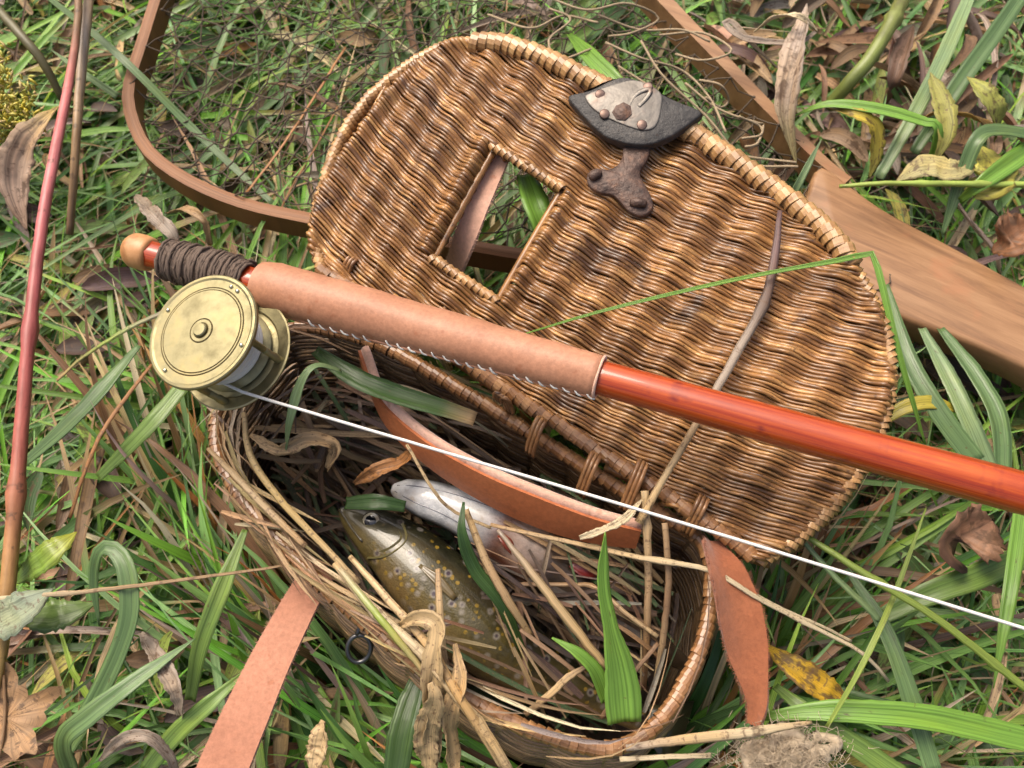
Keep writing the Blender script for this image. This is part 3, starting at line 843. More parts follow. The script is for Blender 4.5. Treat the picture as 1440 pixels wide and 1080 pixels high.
MB().lathe([(0.0001, -0.0015), (RR - 0.001, -0.0015), (RR + 0.0008, -0.0004), (RR + 0.0010, 0.0006), (RR + 0.0002, 0.0010), (RR - 0.003, 0.0004), (0.0245, 0.0002), (0.0235, -0.0006), (0.0225, 0.0000), (0.0190, 0.0008), (0.0001, 0.0008)], 72, MBk).build('back_plate', M['brass'], reel, sharp=30)
# spool: flanges and the wound line
MS = axis_frame(FC - rn * (SEP - 0.001), rn, hint)
spool = MB().lathe([(0.0001, 0.001), (0.0212, 0.001), (0.0216, 0.0016), (0.0212, 0.0022), (0.0150, 0.0048), (0.0150, 0.0235), (0.0225, 0.0243), (0.0225, 0.0255), (0.0001, 0.0257)], 48, MS).build('spool', M['brass'], reel, sharp=40)
turns = 15; q = np.linspace(0, 1, turns * 30); ang = q * turns * 2 * np.pi
rr = 0.0186 + 0.0006 * np.sin(q * 19)
P = np.stack([rr * np.cos(ang), rr * np.sin(ang), 0.0062 + 0.0168 * q], 1) @ MS[:3, :3].T + MS[:3, 3]
MB().tube(P, 0.0010, 5, up=rn, rnd=0.2).lathe([(0.0176, 0.005), (0.0179, 0.0240)], 40, MS).build('wound_line', M['spool_line'], spool)
for ang in (24, 106, 192, 274):
    a = R(ang - 12)
    p0 = MBk[:3, 3] + MBk[:3, :3] @ np.array([0.0262 * math.cos(a), 0.0262 * math.sin(a), 0.0])
    L = SEP - 0.002
    MB().lathe([(0.0021, 0.0), (0.0021, 0.006), (0.0016, 0.0068), (0.0018, L * 0.5), (0.0014, L * 0.52), (0.0018, L * 0.56), (0.0018, L - 0.003), (0.0022, L - 0.002), (0.0022, L)], 14, axis_frame(p0, rn, hint)).build('pillar', M['brass'], reel, sharp=40)
ft = rod_at(300) + nrm((FC - rn * SEP * 0.5) - rod_at(300)) * 0.0095
mid = FC - rn * SEP * 0.5 + nrm(rod_at(300) - FC) * 0.025
mb = MB().ribbon(spline(np.array([mid, (mid + ft) / 2, ft]), 8), 0.013, up=rdir, fold=0.0, thick=0.0025)
mb.ribbon(np.array([rod_at(236), rod_at(300), rod_at(360)]) + (ft - rod_at(300)), [0.006, 0.010, 0.006], up=nrm(ft - rod_at(300)), fold=0.0, thick=0.002)
mb.build('reel_foot', M['brass'], reel, sharp=40)

# fishing line
ls = at(328, 547, 0.206)
lw = spline(np.array([at(300, 532, 0.207), ls, at(560, 616, 0.206), at(800, 686, 0.205), at(1100, 776, 0.207), at(1440, 881, 0.212), at(1640, 944, 0.214), at(2100, 1090, 0.17), at(2500, 1180, 0.09), at(2700, 1230, 0.02)]), 60)
tag(MB().tube(lw + np.column_stack([np.zeros(60), np.zeros(60), -0.0025 * np.sin(np.linspace(0, np.pi, 60)) + rng.normal(0, 0.00006, 60)]), 0.00082, 6, rnd=0.4).build('fishing_line', M['white_line']), 'taut white braided fishing line running from the brass reel across the basket', 'line')

# ================================================================== THE LANDING NET
net = thing('landing_net', 'wooden landing net with bent hoop and dark mesh lying under the creel lid', 'landing net')
HZ = 0.105
hoop_px = [(905, -330), (700, -470), (480, -430), (310, -240), (238, -30), (206, 70), (188, 130), (190, 172), (214, 222), (268, 263), (345, 296), (440, 318), (560, 340), (640, 352), (735, 368), (900, 388), (1050, 402), (1160, 412), (1262, 440)]
hoop = spline(ats([(x, y, HZ) for x, y in hoop_px]), 110)
MB().ribbon(hoop, 0.0085, fold=-0.12, thick=0.019).build('hoop', M['hoop_wood'], net, sharp=40)
arm = spline(ats([(x, y, HZ + 0.002) for x, y in [(700, -470), (800, -190), (860, -70), (918, 0), (1005, 92), (1090, 180), (1150, 240), (1185, 268)]]), 60)
MB().ribbon(arm, [0.0075, 0.0075, 0.010, 0.012, 0.010, 0.0075], fold=0.0, thick=0.022).build('upper_arm', M['handle_wood'], net, sharp=40)
hp = [(1130, 300), (1140, 262), (1146, 240), (1164, 236), (1240, 291), (1340, 345), (1440, 400), (1600, 486), (1640, 560), (1600, 600), (1440, 514), (1340, 472), (1262, 442), (1205, 405), (1155, 360)]
hz = HZ + 0.014
hpoly = spline(np.array([[*at(x, y, hz)[:2], 0.0] for x, y in hp]), 90, closed=True)[:, :2]
MB().extrude(hpoly, HZ - 0.010, hz, bev=0.0035).build('handle', M['handle_wood'], net, sharp=50)
# mesh: diamond netting sagging from the hoop on to the grass
hp2 = np.vstack([hoop[:, :2], arm[::-1][:-10, :2]])
def netting(mb, pitch, rot, zbase, r, seed, ext):
    g = np.random.default_rng(seed)
    nn = 46
    I, J = np.meshgrid(np.arange(-nn, nn), np.arange(-nn, nn), indexing='ij')
    X = (I - J) * pitch * 0.62; Y = (I + J) * pitch * 0.5
    c, s = math.cos(rot), math.sin(rot)
    X, Y = X * c - Y * s, X * s + Y * c
    X = X - 0.12 + 0.012 * np.sin(Y * 17 + 1) + g.normal(0, pitch * 0.08, X.shape)
    Y = Y + 0.30 + 0.012 * np.sin(X * 19) + g.normal(0, pitch * 0.13, Y.shape)
    Zs = zbase + 0.010 * np.sin(X * 25 + 1) * np.sin(Y * 21) + g.normal(0, 0.003, X.shape)
    ok = inside(hp2, X, Y) & (X > -0.35) & (X < 0.35) & (Y < 0.55)
    for di, dj in ((1, 0), (0, 1)):
        for i in range(2 * nn - 1):
            for j in range(2 * nn - 1):
                if ok[i, j] and ok[i + di, j + dj]:
                    a = np.array([X[i, j], Y[i, j], Zs[i, j]]); b = np.array([X[i + di, j + dj], Y[i + di, j + dj], Zs[i + di, j + dj]])
                    m = (a + b) / 2 + np.array([g.normal(0, 0.0012), g.normal(0, 0.0012), -0.002 + g.normal(0, 0.0015)])
                    mb.tube(np.array([a, m, b]), r, 4, cap=False, rnd=g.random(), up=(0.1, 0.1, 1))
    for i in range(2 * nn):
        for j in range(2 * nn):
            if ok[i, j]:
                p = np.array([X[i, j], Y[i, j], Zs[i, j]])
                d = nrm(g.normal(0, 1, 3) * [1, 1, 0.3]) * r * 2.0
                mb.tube(np.array([p - d, p, p + d]), [r * 0.8, r * 2.0, r * 0.8], 5)
mb = MB()
netting(mb, 0.0225, 0.35, 0.114, 0.00062, 3, 1)
netting(mb, 0.0260, 1.15, 0.100, 0.00055, 4, 1)
tag(mb.build('netting', M['net_cord'], net), 'dark brown knotted mesh bag', kind='stuff')
# mesh hitched to the hoop
for i in range(30, 74, 2):
    p = hoop[i]; T = nrm(hoop[i + 1] - hoop[i - 1]); inn = np.array([-T[1], T[0], 0.0])
    if not inside(hp2, p[0] + inn[0] * 0.01, p[1] + inn[1] * 0.01): inn = -inn
    P = spline(np.array([p + inn * 0.0036 + [0, 0, -0.003], p + inn * 0.012 + T * 0.003 + [0, 0, -0.006], p + inn * 0.022 + T * random.uniform(-0.008, 0.008) + [0, 0, -0.008]]), 8)
    MB().tube(P, 0.0006, 5).build('hitch_cord', M['net_cord'], net)
# bunched tan cords by the arm
cg = random.Random(5)
for px in ([(760, -10), (820, 12), (885, 5), (925, 22), (890, 48), (855, 55)], [(770, 10), (800, 30), (775, 60), (790, 85), (830, 70)], [(850, 62), (900, 78), (960, 100), (1000, 140), (1020, 190)],
           [(985, 110), (1015, 120), (1028, 138), (1010, 148), (990, 138)], [(905, 60), (935, 105), (990, 165), (1050, 225), (1120, 232)], [(960, 120), (1010, 150), (1060, 172), (1075, 178), (1068, 200), (1050, 210)],
           [(870, 95), (920, 130), (985, 190), (1040, 215), (1118, 225)], [(930, 50), (985, 48), (1025, 68), (990, 85), (950, 78)], [(1040, 160), (1068, 178), (1072, 192), (1040, 196)], [(840, 20), (900, 40), (960, 40), (1000, 55)], [(690, 20), (745, 40), (790, 20), (840, 30)]):
    P = spline(ats([(x + cg.uniform(-4, 4), y + cg.uniform(-4, 4), 0.135 + cg.uniform(-0.008, 0.012)) for x, y in px]), 30)
    MB().tube(P, 0.00085, 6, rnd=cg.random()).build('net_cord', M['tan_cord'], net)

# ================================================================== STRAPS
def strap(name, px, w, thick, mat, label, up=(0, 0, 1), twist=0.0, fold=0.0, n=40):
    P = spline(ats(px), n)
    o = MB().ribbon(P, w, up=up, fold=fold, thick=thick, twist=twist).build(name, mat, None, sharp=60)
    if 'suede' in mat.name:
        me_ = o.data; nv = len(me_.vertices); co = np.empty(nv * 3); me_.vertices.foreach_get('co', co); co = co.reshape(-1, 3)
        ed = [i for i in range(nv // 2) if i % 5 in (0, 4)]
        hz_ = MB()
        for _ in range(900):
            i = random.choice(ed); nb_ = i + 5 if i + 5 < nv // 2 else i
            p = co[i] + (co[nb_] - co[i]) * random.random() - np.array([0, 0, thick * 0.5 * random.random()])
            d = nrm(p - co[(i // 5) * 5 + 2] + rng.normal(0, 0.004, 3)) * random.uniform(0.0006, 0.0018)
            hz_.tube(np.array([p - d * 0.3, p + d * 0.5, p + d + rng.normal(0, 0.0003, 3)]), [0.00012, 0.0001, 0.00004], 3, cap=False)
        tag(hz_.build('fuzz', mat, o), kind='stuff')
    return tag(o, label, 'strap')
strap('leather_strap', [(452, 800, 0.118), (436, 825, 0.122), (412, 868, 0.124), (378, 935, 0.124), (345, 1008, 0.125), (315, 1078, 0.126), (285, 1160, 0.124), (240, 1280, 0.112), (200, 1420, 0.07), (190, 1480, 0.03)], [0.017, 0.0205, 0.024, 0.026, 0.0275, 0.028, 0.028, 0.028], 0.003, M['suede'], 'pale tan suede strap running out of frame below the creel rim', fold=-0.02)
def lid_h(px, py, w):
    return (px, py, float(lid_pt(*lid_uv(px, py), w)[2]))
strap('leather_strap', [lid_h(718, 185, -0.012), lid_h(694, 240, -0.010), lid_h(670, 295, -0.011), lid_h(652, 342, -0.020), (630, 400, 0.135)], [0.011, 0.012, 0.013, 0.014, 0.015], 0.003, M['suede_pale'], 'pale pink suede strap seen through the slot in the lid')
strap('leather_strap', [(998, 762, 0.160), (1018, 800, 0.168), (1038, 860, 0.160), (1053, 925, 0.148), (1066, 985, 0.138), (1062, 1020, 0.13)], [0.010, 0.019, 0.0225, 0.020, 0.012, 0.007], 0.003, M['suede_rust'], 'rust brown twisted suede strap hanging over the right end of the creel', twist=[0.6, 0.2, -0.1, -0.4, -0.9], fold=0.16)
# curved strap standing on edge inside the opening
te = spline(ats([(508, 492, 0.172), (536, 560, 0.170), (600, 618, 0.166), (680, 664, 0.164), (760, 698, 0.164), (838, 727, 0.163), (902, 744, 0.160)]), 44)
be = spline(ats([(516, 526, 0.164), (546, 597, 0.154), (611, 659, 0.145), (691, 709, 0.142), (768, 743, 0.142), (836, 761, 0.144), (894, 768, 0.148)]), 44)
P = (te + be) / 2
o = MB().ribbon(P, np.linalg.norm(te - be, axis=1), side=nrm(te - be), fold=0.03, thick=0.0042).build('leather_strap', M['strap'], None, sharp=60)
tag(o, 'orange leather strap curving on its edge along the back of the creel opening', 'strap')
fz = MB(); T_ = tangents(te); nn_ = nrm(np.cross(te - be, T_)); 
if nn_[20][1] < 0: nn_ = -nn_
fz.tube(te + nn_ * 0.0022, 0.0036, 8, up=nn_, flat=0.7).build('suede_edge', M['suede_pale'], o)

# jute knot at the bottom
tw = thing('twine_knot', 'fuzzy pale jute twine knotted at the foot of the rust suede strap', 'twine')
g = random.Random(9)
for k in range(14):
    c0 = at(g.gauss(1105, 30), g.gauss(1064, 14), 0.138 + g.uniform(-0.004, 0.008))
    a0, rad, tilt = g.uniform(0, 6.28), g.uniform(0.005, 0.010), g.uniform(-1.2, 1.2)
    pts = []
    for q in range(10):
        a = a0 + q * 0.62
        pts.append(c0 + np.array([rad * math.cos(a) * 1.3, rad * math.sin(a) * math.cos(tilt), rad * 0.5 * math.sin(a) * math.sin(tilt) + 0.0015 * math.sin(q * 2)]))
    MB().tube(spline(np.array(pts), 40), 0.0024, 6, rnd=g.random()).build('twine_loop', M['jute'], tw)
fz = MB()
for k in range(1100):
    c0 = at(g.gauss(1105, 34), g.gauss(1062, 17), 0.142 + g.uniform(-0.006, 0.010))
    d = np.array([g.uniform(-1, 1), g.uniform(-1, 1), g.uniform(-0.5, 0.5)]) * 0.0045
    fz.tube(spline(np.array([c0, c0 + d, c0 + d * 1.5 + rng.normal(0, 0.002, 3)]), 5), 0.00014, 3, cap=False)
tag(fz.build('fuzz', M['jute'], tw), kind='stuff')

# ================================================================== THE TROUT
def fish(name, label, spine_px, half, thick, dorsal, colours, mat, spots):
    root = thing(name, label, 'fish')
    S = spline(ats(spine_px), 60); T = tangents(S)
    n_, sd_ = 60, 24
    q = np.linspace(0, 1, n_)
    h = np.interp(q, *half); t_ = np.interp(q, *thick)
    D = nrm(dorsal[None] - T * np.sum(T * dorsal, 1)[:, None]); Lt = nrm(np.cross(T, D))
    if Lt[20][2] < 0: Lt = -Lt
    a = np.linspace(0, 2 * np.pi, sd_, endpoint=False)
    V, C, B, F = [], [], [], []
    for i in range(n_):
        cd_ = np.cos(a)                                # +1 back, -1 belly
        V.append(S[i] + h[i] * cd_[:, None] * D[i] + t_[i] * np.sin(a)[:, None] * Lt[i])
        C.append(np.array([colours(q[i], x) for x in cd_]))
        B.append(np.stack([np.array([spots(q[i], x) for x in cd_]), np.full(sd_, q[i]), np.zeros(sd_)], 1))
    for i in range(n_ - 1):
        for k in range(sd_):
            F.append((i * sd_ + k, i * sd_ + (k + 1) % sd_, (i + 1) * sd_ + (k + 1) % sd_, (i + 1) * sd_ + k))
    F.append(tuple(range(sd_))); F.append(tuple((n_ - 1) * sd_ + k for k in range(sd_)))
    MB().add(np.vstack(V), F, np.vstack(C), np.vstack(B)).build('fish_body', mat, root)
    return root, S, D, Lt, h, t_, T
def lerp(c0, c1, k):
    k = min(1, max(0, k)); return [a * (1 - k) + b * k for a, b in zip(c0, c1)]
def brown_cols(q, d):
    back, side, belly = (0.020, 0.020, 0.010), (0.070, 0.057, 0.016), (0.18, 0.125, 0.052)
    c = lerp(side, back, (d - 0.1) / 0.6) if d > 0.1 else lerp(side, belly, (-d - 0.35) / 0.5)
    if q < 0.2: c = lerp([c[0] * 0.75, c[1] * 0.8, c[2]], (0.13, 0.10, 0.035), (-d) / 0.8)
    return c
dz = 0.105
fdir = nrm(at(640, 700, dz) - at(560, 850, dz))
f1, S, D, Lt, h, tt, T = fish('brown_trout', 'brown trout with yellow flank and dark spots lying head left in creel', [(479, 716, 0.112), (520, 742, 0.112), (575, 786, 0.112), (630, 842, 0.110), (690, 896, 0.106), (760, 940, 0.098), (850, 985, 0.088), (905, 1010, 0.08)],
    ([0, 0.02, 0.06, 0.14, 0.25, 0.42, 0.6, 0.78, 0.9, 1.0], [0.002, 0.006, 0.0105, 0.0155, 0.0205, 0.0240, 0.0205, 0.0125, 0.009, 0.008]), ([0, 0.03, 0.1, 0.3, 0.5, 0.75, 1.0], [0.002, 0.005, 0.0095, 0.015, 0.0155, 0.008, 0.003]),
    fdir, brown_cols, M['trout'], lambda q, d: (1.0 if q > 0.2 else max(0.0, (q - 0.12) / 0.08)) * min(1, max(0, (d + 0.93) / 0.2)))
def fish_pt(S, D, Lt, h, tt, q, d, lift=1.0):
    i = q * (len(S) - 1); k = int(i)
    return S[k] + D[k] * h[k] * d + Lt[k] * tt[k] * math.sqrt(max(0, 1 - d * d)) * lift
def eye(root, p, nn, r, cols):
    m = axis_frame(p, nn, (0.3, 1, 0))
    e = MB().lathe([(r * 1.25, -r * 0.2), (r * 1.15, r * 0.12), (r, r * 0.2)], 24, m, cols[0]).lathe([(r, r * 0.2), (r * 0.68, r * 0.42)], 24, m, cols[1]).lathe([(r * 0.68, r * 0.42), (r * 0.4, r * 0.52), (0.0001, r * 0.56)], 24, m, cols[2]).build('eye', M['eye'], root)
ep = at(522, 734, 0.1195)
eye(f1, ep, Lt[8] + np.array([-0.1, -0.15, 0]), 0.0050, ((0.05, 0.045, 0.03), (0.42, 0.38, 0.28), (0.008, 0.009, 0.014)))
P = np.array([fish_pt(S, D, Lt, h, tt, q, d, 1.02) for q, d in ((0.01, -0.35), (0.04, -0.5), (0.08, -0.62), (0.13, -0.68))])
MB().tube(spline(P, 14), 0.0007, 6, c=(0.05, 0.04, 0.02)).build('mouth', M['eye'], f1)
P = np.array([fish_pt(S, D, Lt, h, tt, q, d, 1.0) for q, d in ((0.17, 0.62), (0.205, 0.3), (0.215, -0.1), (0.2, -0.5), (0.16, -0.85))])
MB().ribbon(spline(P, 18), 0.004, up=Lt[12] , fold=0.25, c=(0.10, 0.085, 0.03)).build('gill_cover', M['fin'], f1)
pf = ats([(652, 918, 0.113), (672, 934, 0.112), (708, 947, 0.110)])
MB().ribbon(spline(pf, 10), [0.003, 0.006, 0.002], fold=0.1, c=(0.03, 0.03, 0.035), thick=0.0008).build('pelvic_fin', M['fin'], f1)
P = ats([(590, 795, 0.126), (615, 815, 0.127), (640, 842, 0.126)])
MB().ribbon(spline(P, 10), [0.002, 0.006, 0.003], fold=0.15, c=(0.10, 0.07, 0.022), thick=0.0005).build('pectoral_fin', M['fin'], f1)
te_ = S[-1]; MB().ribbon(np.array([te_, te_ + T[-1] * 0.012, te_ + T[-1] * 0.026]), [0.014, 0.026, 0.040], side=np.tile(D[-1], (3, 1)), fold=0.0, c=(0.06, 0.05, 0.02), thick=0.001).build('tail_fin', M['fin'], f1)

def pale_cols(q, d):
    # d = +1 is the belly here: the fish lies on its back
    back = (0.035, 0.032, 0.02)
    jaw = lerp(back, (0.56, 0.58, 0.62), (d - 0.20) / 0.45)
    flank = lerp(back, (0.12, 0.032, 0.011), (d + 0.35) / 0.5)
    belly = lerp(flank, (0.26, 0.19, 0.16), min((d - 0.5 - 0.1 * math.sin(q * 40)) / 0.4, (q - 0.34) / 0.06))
    rear = lerp(back, (0.06, 0.04, 0.026), (d - 0.3) / 0.6)  # dark browns: shade deep in the creel put into the rear's colour
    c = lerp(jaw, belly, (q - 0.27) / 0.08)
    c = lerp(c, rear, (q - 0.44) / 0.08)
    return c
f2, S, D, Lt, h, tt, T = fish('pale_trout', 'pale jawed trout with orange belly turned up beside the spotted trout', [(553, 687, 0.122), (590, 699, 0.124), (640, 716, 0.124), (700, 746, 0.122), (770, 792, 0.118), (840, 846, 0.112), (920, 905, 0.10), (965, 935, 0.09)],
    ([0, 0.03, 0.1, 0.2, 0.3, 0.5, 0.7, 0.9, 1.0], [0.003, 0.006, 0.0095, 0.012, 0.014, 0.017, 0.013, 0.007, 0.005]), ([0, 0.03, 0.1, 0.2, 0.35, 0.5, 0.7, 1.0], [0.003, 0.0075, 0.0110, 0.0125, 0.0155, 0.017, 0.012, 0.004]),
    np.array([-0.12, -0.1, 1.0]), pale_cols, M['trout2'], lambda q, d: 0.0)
for s_ in (-1, 1):
    P = np.array([S[int(q * 59)] + D[int(q * 59)] * h[int(q * 59)] * dd + Lt[int(q * 59)] * tt[int(q * 59)] * s_ * math.sqrt(1 - min(1, dd) ** 2) for q, dd in ((0.03, 0.95), (0.1, 0.90), (0.2, 0.86), (0.29, 0.80))])
    MB().tube(spline(P, 16), 0.00035, 5, c=(0.16, 0.16, 0.18)).build('jaw_line', M['eye'], f2)
P = ats([(802, 794, 0.134), (822, 804, 0.134), (838, 812, 0.130)])
MB().ribbon(spline(P, 8), [0.003, 0.007, 0.003], fold=0.2, c=(0.17, 0.018, 0.016), thick=0.0008).build('pelvic_fin', M['fin'], f2)
P = ats([(702, 752, 0.136), (712, 762, 0.136), (722, 778, 0.132)])
MB().ribbon(spline(P, 8), [0.003, 0.006, 0.003], fold=0.2, c=(0.16, 0.03, 0.012), thick=0.0008).build('pectoral_fin', M['fin'], f2)
# ================================================================== PICKED-OUT BLADES, STALKS, LEAVES
GR = {'blue': (0.135, 0.225, 0.085), 'mid': (0.150, 0.245, 0.055), 'bright': (0.17, 0.33, 0.05), 'dark': (0.05, 0.105, 0.028), 'lime': (0.27, 0.36, 0.07), 'yellow': (0.50, 0.42, 0.06), 'pale': (0.22, 0.32, 0.15)}
ST = {'straw': (0.46, 0.33, 0.17), 'pale': (0.56, 0.46, 0.29), 'tan': (0.34, 0.22, 0.11), 'brown': (0.19, 0.11, 0.055), 'dark': (0.10, 0.062, 0.045), 'grey': (0.30, 0.24, 0.185), 'orange': (0.34, 0.155, 0.05), 'purple': (0.13, 0.075, 0.07)}
def blade(name, label, cat, px, w, col, mat, twist=0.0, fold=0.22, n=26, group=None, thick=0.0005, rag=0.02):
    P = spline(ats(px), n)
    o = MB().ribbon(P, w, fold=fold, c=col, twist=twist, thick=thick, rag=rag, rnd=random.random() * 9).build(name, M[mat])
    return tag(o, label, cat, group)
def stalk(name, label, cat, px, r, col, mat='straw', n=24, group=None, nodes=()):
    P = spline(ats(px), n)
    rr = np.interp(np.linspace(0, 1, n), np.linspace(0, 1, len(r)), r) if np.ndim(r) else np.full(n, r)
    for q in nodes:
        rr[int(q * (n - 1))] *= 1.35
    c = np.asarray(col, float)
    if c.ndim == 2:
        c = np.stack([np.interp(np.linspace(0, 1, n), np.linspace(0, 1, len(c)), c[:, j]) for j in range(3)], 1)
    fl_ = 0.38 if mat == 'straw' else 0.9
    P = P + rng.normal(0, 0.00009, P.shape)
    o = MB().tube(P, rr * (0.74 if mat == 'straw' else 0.85), 7, c=c, flat=fl_, rnd=random.random() * 9).build(name, M[mat])
    return tag(o, label, cat, group)
GB = 'grass_leaf'
T4 = [0.6, 1, 0.9, 0.5, 0.02]
def ws(w, prof=None):
    return [w * k for k in (prof or [0.7, 1.0, 1.0, 0.8, 0.45, 0.03])]
